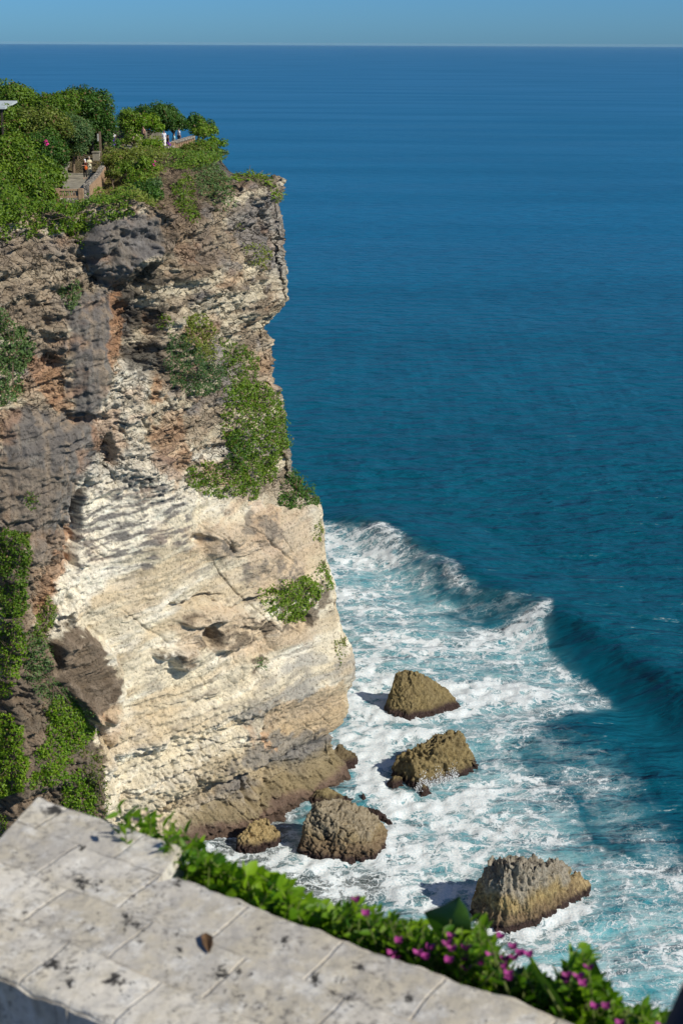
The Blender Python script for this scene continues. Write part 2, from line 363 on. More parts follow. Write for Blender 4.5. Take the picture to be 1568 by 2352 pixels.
DF += pblob([(150,700),(255,700),(262,800),(240,900),(205,960),(170,960),(165,850),(145,760)], 0.8, 40)     # grey tufa drape
DF += pblob([(0,960),(120,930),(215,1000),(190,1090),(120,1200),(60,1230),(0,1200)], 1.3, 45)               # grey bulge, left
DF += pblob([(275,700),(370,690),(365,770),(340,840),(275,840)], -1.4, 18)                                  # dark hollow
DF += pblob([(165,1140),(200,1100),(190,1200),(175,1300),(155,1290)], -1.4, 10)
DF += pblob([(120,1470),(180,1440),(240,1480),(272,1560),(262,1620),(235,1650),(180,1640),(110,1540)], 1.9, 12)   # brown knob
DF += pblob([(0,1230),(90,1240),(60,1400),(120,1550),(200,1620),(240,1760),(250,1900),(0,1900)], 1.6, 14)
DF += pblob([(225,1625),(270,1610),(268,1680),(240,1705),(225,1680)], 1.1, 10)
for b in [(480,1462,22,18,-1.6,.5), (470,1415,55,18,0.9,0.35,-8), (530,1470,40,26,1.0,.35,-15), (560,1420,60,22,0.7), (420,1510,26,30,1.2,.3,40), (385,1500,20,12,0.7,.6),
          (465,1240,26,12,-0.8), (500,1240,26,45,0.9), (545,1225,22,35,0.6), (640,1200,40,60,0.5), (440,1385,60,6,-0.7,.4,-12), (600,1370,50,8,-0.9,.4,-15),
          (690,1430,22,18,-1.6), (150,1430,14,14,-0.8), (675,1330,40,30,0.9), (460,700,8,14,-1.2), (340,665,25,12,-0.8), (440,625,38,30,0.8),
          (400,795,50,60,0.6), (560,980,70,120,0.8), (250,1040,20,40,-1.3), (590,590,30,30,0.6), (560,1010,12,180,-0.5),
          (190,960,60,12,-0.7), (80,850,60,60,-0.6), (235,620,20,40,-.6), (660,1460,40,40,.5)]:
    DF += blob(*b)
# the sea notch and the overhang above it
base_line = 1700+(785-px)*0.36                           # overhang lip in the picture
lip = smooth(1640, 1720, py+(px-785)*0.42)
DF += 1.0*smooth(1600, 1560, py+(px-785)*0.30)*smooth(1480, 1560, py+(px-785)*0.30)
DF -= 1.3*smooth(790, 660, px)*smooth(1.0, 2.2, Z)*smooth(5.4, 3.8, Z+0.7*fbm(SA*0.3, 0*Z, 0*Z, 3, 73)); DF += 0.5*smooth(4.0, 5.5, Z)*smooth(9.5, 6.5, Z)
DIS = DIS+np.where(front, DF, 0)
tipw = 1-0.6*smooth(600, 680, px)*front
lf_ = fbm(SA*0.10, 0*Z, zt*0.85, 3, 77); gate = smooth(-0.15, 0.25, fbm(SA*0.13, 0*Z, Z*0.13, 2, 78)); DIS += np.where(front, gate*(0.28*smooth(-0.10, 0.0, lf_)*smooth(0.5, 0.0, lf_)-0.22*np.exp(-(lf_/0.035)**2)), 0)
vf = fbm(SA*0.28+0.25*zt, 0*Z, Z*0.045, 3, 79); DIS += np.where(front, -0.35*np.exp(-(vf/0.03)**2)*smooth(-.1,.3,fbm(SA*.1, 0*Z, Z*.12, 2, 80)), 0)
DIS *= tipw
for ln, aU, aL in (([(380,1725),(457,1690),(540,1650),(618,1616),(700,1590),(810,1570)], 0.75, -0.25), ([(330,1920),(430,1888),(500,1868),(568,1832),(600,1832),(650,1818),(700,1800)], 0.8, -0.5), ([(180,1330),(300,1290),(440,1225),(560,1190)], 0.3, -0.25), ([(420,1400),(560,1360),(700,1290)], 0.45, -0.2), ([(300,1600),(420,1560),(600,1500),(740,1470)], 0.25, -0.2)):
    ld, la_ = linedist(wx, wy, ln); inl = smooth(0, 30, la_)
    DF += inl*np.where(ld < 0, aU*np.exp(-(ld/22)**2), aL*np.exp(-(ld/14)**2))*smooth(0, 1.5, np.abs(ld))
for b in [(470,1235,14,14,0.5),(518,1262,18,32,0.7),(580,1215,16,30,0.5),(625,1218,22,20,0.5),(652,1312,26,20,0.7),(680,1328,16,20,0.6),(430,1418,20,10,0.7),(487,1455,20,26,0.6),(540,1475,30,18,0.7),(600,1435,30,12,0.5),(690,1425,34,20,0.7),(425,1515,14,18,0.7),(378,1500,18,9,0.6),(150,1465,22,18,0.8),(600,1530,26,14,0.5),(300,540,50,30,.5),(345,520,24,20,.5),(240,590,26,20,-.4)]:
    DF += blob(*b)
tipc = np.abs(np.arange(NU)-(sum(NSEG[:5])+NSEG[5]))[None, :]; DF = DF*smooth(4, 34, tipc)
DIS += smooth(6, 4, Z)*0.28*(ridged(SA*0.8, 0*Z, Z*0.8, 4, 75)-0.9)
# reef shelf: flare at the foot
shelf = smooth(1.3, 0.45, Z)*(1.15+0.8*fbm(SA*0.25, 0*Z, 0*Z, 3, 71))
DIS += shelf*(0.85-0.75*smooth(640, 780, px))
# vertical relief (ledges droop)
ZD = 0.12*fbm(SA*0.8, Z*0.8, 0*Z, 3, 81)
rise = smooth(46, 52.8, Z)*(0.9*fbm(SA*0.16, 0*Z, 0*Z, 3, 91)+0.35*fbm(SA*0.7, 0*Z, Z*0.7, 4, 95))
rise += smooth(45, 52.8, Z)*1.0*smooth(500, 560, px)
rise += smooth(47, 52.8, Z)*np.where(front, 0.75*smooth(175, 225, px)*smooth(410, 360, px)*smooth(200,340,px+60), 0)
PC = np.stack([X+N2[..., 0]*DIS, Y+N2[..., 1]*DIS, Z+ZD+rise], -1)

# plateau rows: from the rim inwards to a spine
def terr(x, y):
    t = 54.3+0.25*fbm(x*0.15, y*0.15, 0*x, 3, 101)
    t = t-0.75+1.75*smooth(-20, -17.5, x)*smooth(-9.0, -11.5, x)*smooth(117, 126, y)+1.55*smooth(-17.5, -20, x)*smooth(127, 137, y)   # knoll that carries the upper terrace
    t = t+0.5*smooth(-11, -8, x)
    return t
rim = PC[-1]; spine = np.array([-85.0, 185.0])
vv = np.r_[np.linspace(0, 0.10, 70)[1:], np.linspace(0.10, 0.5, 70)[1:], np.linspace(0.5, 1, 14)[1:]]
plat = []
for v in vv:
    x = rim[:, 0]*(1-v)+spine[0]*v; y = rim[:, 1]*(1-v)+spine[1]*v
    d = np.hypot(x-rim[:, 0], y-rim[:, 1])
    t = terr(x, y)+0.18*fbm(x*0.9, y*0.9, 0*x, 3, 111)*smooth(0, 1, d)
    k = smooth(0.0, 5.0, d)*0.55+0.45*smooth(0, 1.2, d)*smooth(2, 6, d)
    z = rim[:, 2]+(t-rim[:, 2])*k
    z += 0.35*fbm(x*1.1, y*1.1, z*0.4, 3, 121)*smooth(0, 0.5, d)*smooth(7, 2, d)
    plat.append(np.stack([x, y, z], -1))
PL = np.array(plat)
ALL = np.concatenate([PC, PL], 0); NR = ALL.shape[0]
Vc = ALL.reshape(-1, 3)
# ---- rock colours (linear albedo), patch by patch
qx, qy, _ = proj(Vc)
def c3(*a): return np.array(a, float)
TAN, CREAM_, WHITE, BRN, GREY, ORG, OLI, PNK, SOIL = c3(.51,.43,.325), c3(.75,.685,.535), c3(.88,.84,.73), c3(.245,.20,.155), c3(.145,.14,.142), c3(.50,.27,.145), c3(.25,.205,.12), c3(.20,.14,.11), c3(.15,.115,.075)
Xv, Yv, Zv = Vc.T
gx = qx+12*fbm(Xv*0.9, Yv*0.9, Zv*1.3, 3, 135)+16*fbm(Xv*0.35, Yv*0.35, Zv*0.35, 4, 131)+5*fbm(Xv*1.6, Yv*1.6, Zv*1.6, 2, 133)
gy = qy+12*fbm(Xv*0.9, Yv*0.9, Zv*1.3, 3, 136)+16*fbm(Xv*0.35, Yv*0.35, Zv*0.35, 4, 132)+5*fbm(Xv*1.6, Yv*1.6, Zv*1.6, 2, 134)
SAv = np.tile(arc, NR); ztv = Zv-0.10*SAv+0.6*fbm(SAv*0.12, Zv*0.1, 0*Zv, 3, 11)
sn = fbm(SAv*0.16, 0*Zv, ztv*0.8, 4, 141); n1 = fbm(Xv*0.28, Yv*0.28, Zv*0.28, 4, 142)
C = np.tile(TAN, (len(Vc), 1)); pit = np.full(len(Vc), 0.85)
def put(mask, col, op=1.0):
    global C
    m = (mask*op)[:, None]; C = C*(1-m)+np.asarray(col)*m
def setpit(mask, v):
    global pit
    pit = pit*(1-mask)+v*mask
def reg(poly, e=12): return smooth(e*0.5, -e*0.5, polysd(gx, gy, poly))
put(smooth(0.0, 0.5, sn), CREAM_, 0.9); put(smooth(-0.05, -0.5, sn), BRN, 0.75); put(smooth(0.1, 0.55, n1)*smooth(1500, 1100, qy), GREY*1.9, 0.75)
low = smooth(1080, 1170, gy-0.1*(gx-400))*smooth(100, 150, gx)
put(low, CREAM_*1.04, 0.93); put(low*smooth(0.0, 0.5, sn), WHITE, 0.75); put(low*smooth(0.2, 0.6, -sn), CREAM_*0.72, 0.5)
setpit(low, 0.42)
lfv = fbm(SAv*0.10, 0*Zv, ztv*0.85, 3, 77); gatev = smooth(-0.15, 0.25, fbm(SAv*0.13, 0*Zv, Zv*0.13, 2, 78))
put(low*smooth(0.0, 0.45, fbm(SAv*0.05, 0*Zv, ztv*0.40, 4, 149)), c3(.58,.46,.30), 0.6)
put(low*gatev*np.exp(-((lfv+0.02)/0.05)**2), c3(.24,.21,.17), 0.7)
put(low*smooth(0.12, 0.4, fbm(SAv*0.5, 0*Zv, ztv*3.2, 4, 150))*smooth(-.2,.4,n1), c3(.33,.30,.26), 0.5)
put(reg([(200,950),(330,800),(350,900),(330,1010),(420,1100),(500,1150),(400,1180),(250,1330),(110,1480),(120,1250),(190,1090)], 20), WHITE, 0.65)
put(reg([(160,1130),(330,1090),(430,1150),(440,1240),(330,1300),(170,1330)], 20)*smooth(0.0, 0.25, fbm(SAv*0.45, 0*Zv, ztv*2.6, 4, 145)+0.05), GREY*1.15, 0.85)          # dark banding
put(reg([(260,850),(350,790),(360,850),(280,900)], 14), WHITE, 0.8)
put(reg([(430,1030),(520,1030),(515,1060),(430,1065)], 8), WHITE, 0.9)
put(reg([(530,470),(660,440),(670,560),(655,640),(600,600),(520,540)], 22), GREY*1.9, 0.75)
put(reg([(610,480),(660,480),(665,640),(640,650)], 12)*smooth(-.3,.3,n1), WHITE*0.8, 0.6)
put(reg([(380,620),(560,620),(670,640),(620,760),(520,780),(420,760)], 26)*smooth(-0.3, 0.2, sn), CREAM_, 0.8)
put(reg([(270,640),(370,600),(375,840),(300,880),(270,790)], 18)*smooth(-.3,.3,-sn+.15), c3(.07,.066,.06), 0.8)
put(reg([(0,530),(190,545),(200,640),(150,700),(150,800),(60,820),(0,700)], 18), BRN*1.5, 0.65)
put(reg([(330,560),(460,500),(560,560),(480,640),(400,620)], 24), c3(.30,.23,.165), 0.6)
put(reg(OUTC, 9), GREY*1.25, 0.95); put(reg(OUTC, 9)*smooth(0, .5, n1), c3(.24,.21,.175), 0.6); setpit(reg(OUTC, 9), 0.25)
put(reg([(150,680),(262,660),(262,800),(250,900),(215,960),(250,1010),(190,1100),(130,1290),(100,1300),(60,1230),(0,1230),(0,960),(60,930),(160,960),(170,850)], 16), GREY*1.02, 0.88)
put(reg([(150,680),(262,660),(262,800),(250,900),(215,960),(250,1010),(190,1100),(130,1290),(60,1230),(0,1230),(0,960),(60,930),(160,960),(170,850)], 16)*smooth(0, .5, fbm(Xv*1.0, Yv*1.0, Zv*0.06, 3, 151)), BRN*1.4, 0.7)
put(reg([(0,1050),(150,1080),(130,1200),(60,1240),(0,1230)], 16), BRN, 0.6)
setpit(reg([(150,680),(262,660),(250,900),(190,1100),(100,1300),(0,1230),(0,960),(160,960)], 16), 0.35)
for pl, o_ in [([(255,680),(275,640),(285,760),(262,860),(250,830)], .9), ([(40,830),(140,800),(160,900),(150,960),(90,900)], .85), ([(215,950),(280,930),(290,1000),(260,1070),(215,1020)], .6), ([(355,870),(372,860),(370,940),(350,940)], .9), ([(340,980),(420,930),(430,1060),(400,1130),(350,1060)], .6), ([(130,1260),(160,1180),(140,1330),(90,1410),(70,1400)], .95), ([(60,1310),(110,1300),(140,1390),(90,1440)], .8), ([(580,1160),(650,1170),(640,1300),(590,1260)], .5), ([(400,1290),(560,1130),(600,1150),(520,1190)], .35), ([(560,1670),(580,1660),(590,1720),(570,1700)], .6), ([(440,1830),(500,1800),(480,1840)], .3), ([(215,1600),(260,1560),(250,1650),(220,1680)], .6), ([(0,1830),(200,1860),(200,1960),(0,1960)], .5),([(240,1500),(280,1680),(260,1720),(225,1680)],.35)]:
    put(reg(pl, 8), ORG, o_*0.72)
put(smooth(0.25, 0.6, fbm(Xv*0.22, Yv*0.22, Zv*0.3, 4, 161))*smooth(1500, 1200, qy)*(1-low*0.6), ORG*1.1, 0.30)
put(reg([(430,1210),(560,1200),(700,1180),(735,1240),(690,1340),(590,1370),(560,1290),(450,1270)], 24), c3(.55,.43,.31), 0.65)
for pl in ([(460,1225),(490,1215),(500,1250),(475,1245)],[(500,1230),(530,1225),(545,1280),(510,1300)],[(560,1180),(600,1190),(590,1250),(570,1240)],[(600,1200),(640,1190),(650,1230),(615,1245)],[(620,1290),(680,1285),(690,1330),(640,1342)],[(655,1330),(695,1310),(700,1350),(660,1350)],[(560,1300),(600,1290),(620,1320),(560,1340)]):
    mk_ = reg(pl, 16)*smooth(-.45,.05,fbm(Xv*0.9,Yv*0.9,Zv*1.4,4,181)); put(mk_, c3(.25,.225,.195), 0.85); setpit(mk_, 0.6)
put(reg([(400,1425),(500,1390),(640,1420),(720,1400),(700,1470),(560,1520),(480,1490),(430,1540)], 24), c3(.58,.44,.30), 0.6)
for pl in ([(410,1420),(450,1403),(475,1420),(430,1436)],[(455,1440),(500,1418),(522,1460),(490,1492),(460,1470)],[(500,1482),(560,1440),(585,1470),(540,1502)],[(560,1418),(645,1422),(600,1452)],[(640,1442),(705,1395),(735,1420),(690,1455)],[(405,1492),(440,1498),(448,1530),(425,1537)],[(352,1500),(385,1488),(402,1510),(375,1514)],[(640,1350),(760,1345),(765,1400),(700,1440),(640,1410)],[(590,1515),(625,1520),(600,1550),(575,1560)],[(360,1465),(380,1470),(372,1482)],[(135,1425),(160,1422),(162,1440),(140,1443)]):
    mk_ = reg(pl, 14)*smooth(-.5,.0,fbm(Xv*0.9,Yv*0.9,Zv*1.4,4,182)); put(mk_, c3(.22,.18,.135), 0.88); setpit(mk_, 0.65)
put(reg([(120,1470),(170,1440),(240,1480),(272,1560),(262,1625),(220,1660),(100,1600)], 7), c3(.15,.115,.085), 0.95)
put(reg([(120,1470),(170,1440),(240,1480),(272,1560),(262,1625),(220,1660),(100,1600)], 7)*smooth(-.1,.35,fbm(Xv*0.8,Yv*0.8,Zv*0.8,4,147)), c3(.29,.235,.18), 0.75)
put(reg([(0,1220),(60,1230),(80,1400),(60,1420),(115,1480),(110,1560),(215,1660),(245,1800),(240,1990),(0,1990)], 9), c3(.165,.135,.105), 0.92)
put(reg([(0,1220),(60,1230),(80,1400),(115,1480),(215,1660),(245,1800),(240,1990),(0,1990)], 9)*smooth(0.0,.4,fbm(Xv*0.6,Yv*0.6,Zv*0.6,4,148)), c3(.30,.225,.16), 0.6)
setpit(reg([(0,1220),(60,1230),(80,1400),(115,1480),(272,1560),(245,1800),(240,1990),(0,1990)], 9), 0.6)
put(reg([(70,1230),(120,1180),(130,1290),(70,1460),(60,1400)], 8), BRN*1.3, 0.5)
band = gy+0.42*(gx-785)                                 # bands that run up to the right along the foot
put(smooth(1500, 1540, band)*smooth(1620, 1590, band)*smooth(420, 600, gx)*smooth(-.5,.2,n1), GREY*1.4, 0.6)
put(smooth(1595, 1630, band)*smooth(1900, 1800, band)*smooth(300, 520, gx), c3(.42,.33,.20), 0.7)
put(smooth(1640, 1670, band)*smooth(1760, 1720, band)*smooth(380, 560, gx)*smooth(-.3,.3,n1+.1), GREY*1.35, 0.85)
put(reg([(600,1625),(700,1595),(800,1572),(792,1690),(745,1700),(660,1690),(600,1680)], 10), c3(.52,.40,.26), 0.7)
put(reg([(620,1690),(770,1680),(748,1745),(650,1765),(540,1750),(560,1715)], 14), c3(.24,.23,.215), 0.75)
put(reg([(592,1672),(620,1680),(616,1725)], 4), c3(.62,.42,.27), 0.9)
put(reg([(700,1500),(795,1500),(800,1560),(620,1612),(520,1655),(560,1600)], 22)*smooth(-.3,.25,sn+.1*n1), c3(.36,.35,.32), 0.7)
put(smooth(4.4, 3.0, Zv+1.2*n1)*smooth(540, 720, gx), OLI*1.15, 0.8)
put(smooth(2.4, 1.6, Zv+0.8*n1)*smooth(330, 480, gx), OLI, 0.8)
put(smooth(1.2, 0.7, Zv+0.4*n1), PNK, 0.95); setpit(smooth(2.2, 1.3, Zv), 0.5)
put(smooth(0.9, 0.2, Zv+0.6*n1), PNK*0.5, 0.8)
# plateau soil and grass
pm = np.repeat(np.arange(NR) >= NZ, NU).astype(float)
put(pm*smooth(0.5, 0.2, np.repeat(np.r_[np.zeros(NZ), np.ones(NR-NZ)*0], NU)), c3(.23,.18,.13), 0.6)
dp = np.repeat(np.r_[np.zeros(NZ), vv], NU)
put(pm*smooth(0.006, 0.02, dp)*smooth(-0.35, 0.15, n1), c3(.10,.12,.035), 0.85)
put(pm*smooth(0.05, 0.12, dp), SOIL, 0.7)
put(reg([(335,500),(380,390),(440,360),(480,400),(470,480),(430,540),(390,560),(370,480)], 16), c3(.27,.205,.15), 0.8)
put(reg([(480,350),(530,370),(545,410),(490,400)], 10), GREY*1.2, 0.8)
put(reg([(225,395),(240,400),(300,430),(280,450),(235,455)], 8), c3(.20,.19,.055), 0.9)
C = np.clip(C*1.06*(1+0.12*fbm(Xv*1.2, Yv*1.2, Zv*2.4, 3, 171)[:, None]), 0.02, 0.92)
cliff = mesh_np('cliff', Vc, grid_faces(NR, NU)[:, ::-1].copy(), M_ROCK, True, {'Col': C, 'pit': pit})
tag(cliff, kind='structure')
# face normals for planting on the cliff
Gv = ALL
du = np.gradient(Gv, axis=1); dv = np.gradient(Gv, axis=0); NN = np.cross(du, dv); NN /= np.linalg.norm(NN, axis=2, keepdims=True)+1e-9
NN[:NZ] *= np.sign((NN[:NZ, :, 0]*N2[..., 0]+NN[:NZ, :, 1]*N2[..., 1]))[..., None]
NN[NZ:] *= np.sign(NN[NZ:, :, 2])[..., None]
NNv = NN.reshape(-1, 3)

# ------------------------------------------------------------------ the sea
def axis(fine0, fine1, step, lo, hi, g=1.12):
    a = list(np.arange(fine0, fine1+1e-6, step)); s = step
    b = []; x = fine1
    while x < hi: s *= g; x += s; b.append(x)
    s = step; c = []; x = fine0
    while x > lo: s *= g; x -= s; c.append(x)
    return np.array(c[::-1]+a+b)
ax = axis(-26, 56, 0.28, -30000, 30000, 1.14); ay = axis(76, 215, 0.33, -3000, 40000, 1.10)
GX, GY = np.meshgrid(ax, ay); fx, fy = GX.ravel(), GY.ravel()
SV = np.stack([fx, fy, 0*fx], -1)
sx, sy, sdp = proj(SV); vis = (fy > 50)
sx = np.where(vis, sx, -9999); sy = np.where(vis, sy, 9999)
nearm = smooth(420, 300, fy)*smooth(60, 70, fy)
ww = 26*smooth(90, 120, fy)
ux = sx+22*fbm(fx*0.14, fy*0.14, 0*fx, 4, 201); uy = sy+16*fbm(fx*0.14, fy*0.14, 0*fx, 4, 202)
foam = np.zeros(len(fx)); aer = np.zeros(len(fx)); silt = np.zeros(len(fx))
def addf(poly, d, a, e=22, mode='max', ea=None):
    global foam, aer
    m = smooth(e, -e, polysd(ux, uy, poly))
    m2 = smooth(25, -60, polysd(ux+1.2*(sx-ux), uy, poly))
    foam = np.maximum(foam, m*d) if mode == 'max' else foam*(1-m)+m*d
    aer = np.maximum(aer, m2*a) if mode == 'max' else aer*(1-m)+m*a
MAIN = [(500,1150),(735,1200),(785,1206),(860,1230),(939,1270),(1011,1314),(1055,1342),(1113,1386),(1075,1435),(1170,1425),(1254,1402),(1262,1474),(1309,1540),(1411,1618),(1348,1634),(1232,1662),(1199,1711),(1226,1778),(1320,1815),(1362,1930),(1568,1989),(1900,2050),(1900,2800),(300,2800),(300,1900),(500,1500)]
addf(MAIN, 0.46, 0.72, 11)
addf([(700,1200),(785,1206),(870,1240),(930,1290),(860,1330),(760,1300),(700,1260)], 0.62, 0.7, 20)
addf([(760,1480),(900,1450),(1100,1440),(1254,1405),(1256,1450),(1150,1490),(900,1520),(800,1560)], 0.62, 0.7, 14)
addf([(780,1500),(900,1530),(1050,1560),(1200,1560),(1390,1605),(1340,1632),(1150,1625),(1080,1650),(1000,1670),(900,1660),(860,1720),(790,1690)], 0.72, 0.8, 16)
addf([(770,1660),(860,1640),(900,1660),(1050,1660),(1000,1700),(900,1730),(900,1790),(1000,1830),(1100,1790),(1120,1860),(900,1880),(830,1840),(790,1800)], 0.84, 0.8, 26)
addf([(640,1950),(900,1870),(1000,1900),(1150,1960),(1080,2050),(1090,2110),(950,2100),(700,2060)], 0.66, 0.55, 30)
addf([(1100,1850),(1250,1830),(1350,1950),(1250,1960),(1100,1950)], 0.62, 0.8, 30)
addf([(1060,2040),(1370,1990),(1400,2060),(1300,2160),(1100,2180)], 0.72, 0.8, 22)
addf([(1120,2150),(1330,2100),(1568,2040),(1700,2100),(1700,2500),(1100,2500)], 0.44, 1.0, 40)
addf([(1180,1640),(1420,1740),(1520,1880),(1568,1960),(1568,2010),(1350,1960),(1320,1830),(1220,1790),(1150,1720)], 0.27, 0.30, 60)
# darker, silty water in the lee under the big boulder and beside the shelf
m = smooth(30, -30, polysd(ux, uy, [(430,1950),(650,1830),(700,1830),(650,2000),(870,1990),(900,2060),(760,2120),(560,2060)]))
silt = m*0.8; foam = foam*(1-m)+m*0.52; aer *= (1-m)
m = smooth(20, -20, polysd(ux, uy, [(1120,2140),(1240,2110),(1260,2160),(1150,2200)])); silt = np.maximum(silt, m*0.6)
# clear dark wedge of the breaking swell
m = smooth(14, -14, polysd(ux, uy, [(1000,1330),(1113,1386),(1254,1400),(1160,1425),(1070,1440),(985,1415),(1060,1400),(960,1310)])); foam = foam*(1-m)+m*0.16; aer = aer*(1-m)+m*0.15
foam += 0.24*fbm(fx*0.10, fy*0.16, 0*fx, 4, 211)*(foam > 0.1)
foam = foam+0.10*fbm(fx*0.35, fy*0.6, 0*fx, 3, 212)*(foam > 0.1)
# swell crest
crest = [onz(a, b, 0)[:2] for a, b in [(700,1150),(860,1215),(940,1262),(1010,1305),(1100,1362),(1200,1400),(1300,1440),(1400,1500),(1568,1605),(1760,1740),(2100,2000)]]
cd, ca = linedist(fx, fy, crest)
cd = cd+0.5*fbm(fx*0.05, fy*0.05, 0*fx, 3, 221)
hw = np.where(cd < 0, np.exp(-(cd/3.8)**2), np.exp(-(cd/10.0)**2))   # steep towards the cliff
env = smooth(2, 20, ca)*smooth(130, 70, ca)
swell = 1.8*hw*env-0.5*np.exp(-((cd+7.5)/4.0)**2)*env
fo = smooth(0.3, 0.8, foam)
zz = nearm*(0.10*fbm(fx*0.45, fy*0.75, 0*fx, 4, 231)+0.30*fbm(fx*0.10, fy*0.18, 0*fx, 3, 232))+nearm*swell
zz += nearm*fo*0.22*fbm(fx*0.9, fy*1.1, 0*fx, 4, 241)
SV[:, 2] = zz-0.1
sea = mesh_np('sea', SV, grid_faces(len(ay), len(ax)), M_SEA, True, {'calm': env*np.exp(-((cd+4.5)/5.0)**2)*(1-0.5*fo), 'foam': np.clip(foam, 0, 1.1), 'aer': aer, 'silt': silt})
tag(sea, kind='structure')
#PART2
# ------------------------------------------------------------------ boulders in the surf
def hull_rock(name, label, base, tops, amp=0.35, flute=0.15, spikes=0.0, vox=0.09, col=(.27,.215,.105), col2=(.16,.13,.075), grey=0.0, group='boulders in the surf', seed=1, wet=1.0, cat='rock', blocky=0.12):
    pts = []
    for (x, y) in base:
        p = onz(x, y, 0.0); pts.append(p+np.array([0, 0, -0.05])); c = None
    cen = np.mean([p for p in pts], 0)
    pts += [np.array([cen[0]+(p[0]-cen[0])*1.05, cen[1]+(p[1]-cen[1])*1.05, -1.6]) for p in pts[:len(base)]]
    for (x, y, yb) in tops:
        Yb = onz(x, yb, 0)[1]; pts.append(ony(x, y, Yb))
    bm = bmesh.new(); vs = [bm.verts.new(p) for p in pts]
    r = bmesh.ops.convex_hull(bm, input=vs)
    bmesh.ops.delete(bm, geom=list({e for e in r['geom_interior']+r['geom_unused'] if isinstance(e, bmesh.types.BMVert)}), context='VERTS')
    me = bpy.data.meshes.new(name); bm.to_mesh(me); bm.free()
    o = bpy.data.objects.new(name, me); COL.objects.link(o)
    md = o.modifiers.new('r', 'REMESH'); md.mode = 'VOXEL'; md.voxel_size = vox
    dg = bpy.context.evaluated_depsgraph_get(); dg.update()
    me2 = bpy.data.meshes.new_from_object(o.evaluated_get(dg)); o.modifiers.clear(); o.data = me2; bpy.data.meshes.remove(me)
    n = len(me2.vertices); v = np.empty(n*3, np.float32); me2.vertices.foreach_get('co', v); v = v.reshape(-1, 3).astype(float)
    nn = np.empty(n*3, np.float32); me2.vertices.foreach_get('normal', nn); nn = nn.reshape(-1, 3)
    x, y, z = v.T; zm = z.max()
    fa = fbm(x*0.6, y*0.6, z*0.6, 2, seed); d = amp*0.5*(np.floor(fa*3.5)/3.5)+amp*0.35*fa+amp*0.40*fbm(x*1.6, y*1.6, z*1.1, 4, seed+3); d += 0.05*ridged(x*4, y*4, z*2.5, 2, seed+4)-0.05
    d += flute*ridged(x*1.7, y*1.7, z*0.35, 3, seed+5)-flute
    if blocky:
        cr = np.abs(fbm(x*0.9, y*0.9, z*0.9, 2, seed+9)); d -= blocky*smooth(0.12, 0.0, cr)
        cr = np.abs(fbm(x*1.9, y*1.9, z*1.9, 2, seed+10)); d -= 0.6*blocky*smooth(0.12, 0.0, cr)
    v = v+nn*d[:, None]
    if spikes:
        k = smooth(0.45, 1.0, z/zm)
        sp = 0.7*(ridged(x*0.7+0.2*y, y*0.4, 0*z, 2, seed+8)-0.9)+0.6*(ridged(x*1.9, y*0.8, 0*z, 3, seed+12)-0.9)*smooth(-.2,.5,perlin(x*.5,y*.5,0*z,seed+13)+.2)
        v[:, 2] += spikes*k*sp; v += nn*(k*0.25*(ridged(x*2.2, y*2.2, z*0.2, 3, seed+11)-1))[:, None]
    me2.vertices.foreach_set('co', v.astype(np.float32).ravel()); me2.update()
    x, y, z = v.T
    t = smooth(-0.35, 0.35, fbm(x*0.5, y*0.5, z*0.5, 4, seed+20))[:, None]
    c = np.array(col)*(1-0.35*t)+np.array(col2)*0.35*t
    if grey:
        g = (smooth(0.35, 0.62, z/zm+0.25*fbm(x*0.4, y*0.4, z*0.4, 3, seed+22))*grey)[:, None]; c = c*(1-g)+np.array([.33,.305,.26])*g
        g = (smooth(1.9, 0.9, z+0.5*fbm(x*0.5, y*0.5, z*0.5, 2, seed+24))*0.8)[:, None]; c = c*(1-g)+np.array([.19,.135,.09])*g
    at = me2.attributes.new('Col', 'FLOAT_COLOR', 'POINT'); cc = np.ones((n, 4), np.float32); cc[:, :3] = c; at.data.foreach_set('color', cc.ravel())
    me2.materials.append(M_SROCK); me2.polygons.foreach_set('use_smooth', np.full(len(me2.polygons), True))
    return tag(o, label, cat, group)
G1 = 'boulders in the surf'
hull_rock('sea_boulder', 'pyramid shaped olive boulder farthest out in the foam, with one smooth fluted face', [(881,1626),(891,1641),(941,1653),(1000,1642),(1058,1621),(1035,1604),(960,1590),(900,1600)],
    [(909,1545,1610),(928,1539,1608),(956,1540,1614),(991,1557,1612),(1026,1580,1608),(899,1585,1622),(1040,1602,1614),(930,1590,1630)], 0.12, 0.09, seed=301, vox=0.08)
hull_rock('sea_boulder', 'long pitted olive boulder with high right shoulder, water splashing at its foot', [(904,1778),(930,1800),(954,1812),(1034,1792),(1068,1775),(1098,1762),(1080,1735),(990,1735),(920,1755)],
    [(1027,1673,1742),(1058,1678,1745),(1066,1712,1752),(1092,1748,1766),(956,1713,1765),(917,1734,1772),(906,1748,1776),(1000,1728,1785),(950,1752,1796),(1060,1728,1764)], 0.26, 0.34, seed=311)
hull_rock('sea_boulder', 'small pointed stone touching the left foot of the long pitted boulder', [(884,1797),(900,1808),(928,1803),(922,1790),(895,1788)], [(905,1778,1797),(922,1784,1799)], 0.15, 0.1, vox=0.08, seed=321)
hull_rock('sea_boulder', 'small stone in white splash in front of the long pitted boulder', [(956,1815),(968,1828),(992,1822),(987,1808),(962,1808)], [(970,1799,1816),(984,1803,1815)], 0.15, 0.12, vox=0.08, seed=331)
hull_rock('sea_boulder', 'brown rounded boulder standing close to the tip of the cliff foot', [(756,1752),(774,1766),(815,1759),(824,1745),(795,1735),(765,1738)],
    [(773,1706,1746),(788,1707,1742),(820,1734,1750),(760,1725,1752)], 0.2, 0.12, seed=341, col=(.19,.15,.09))
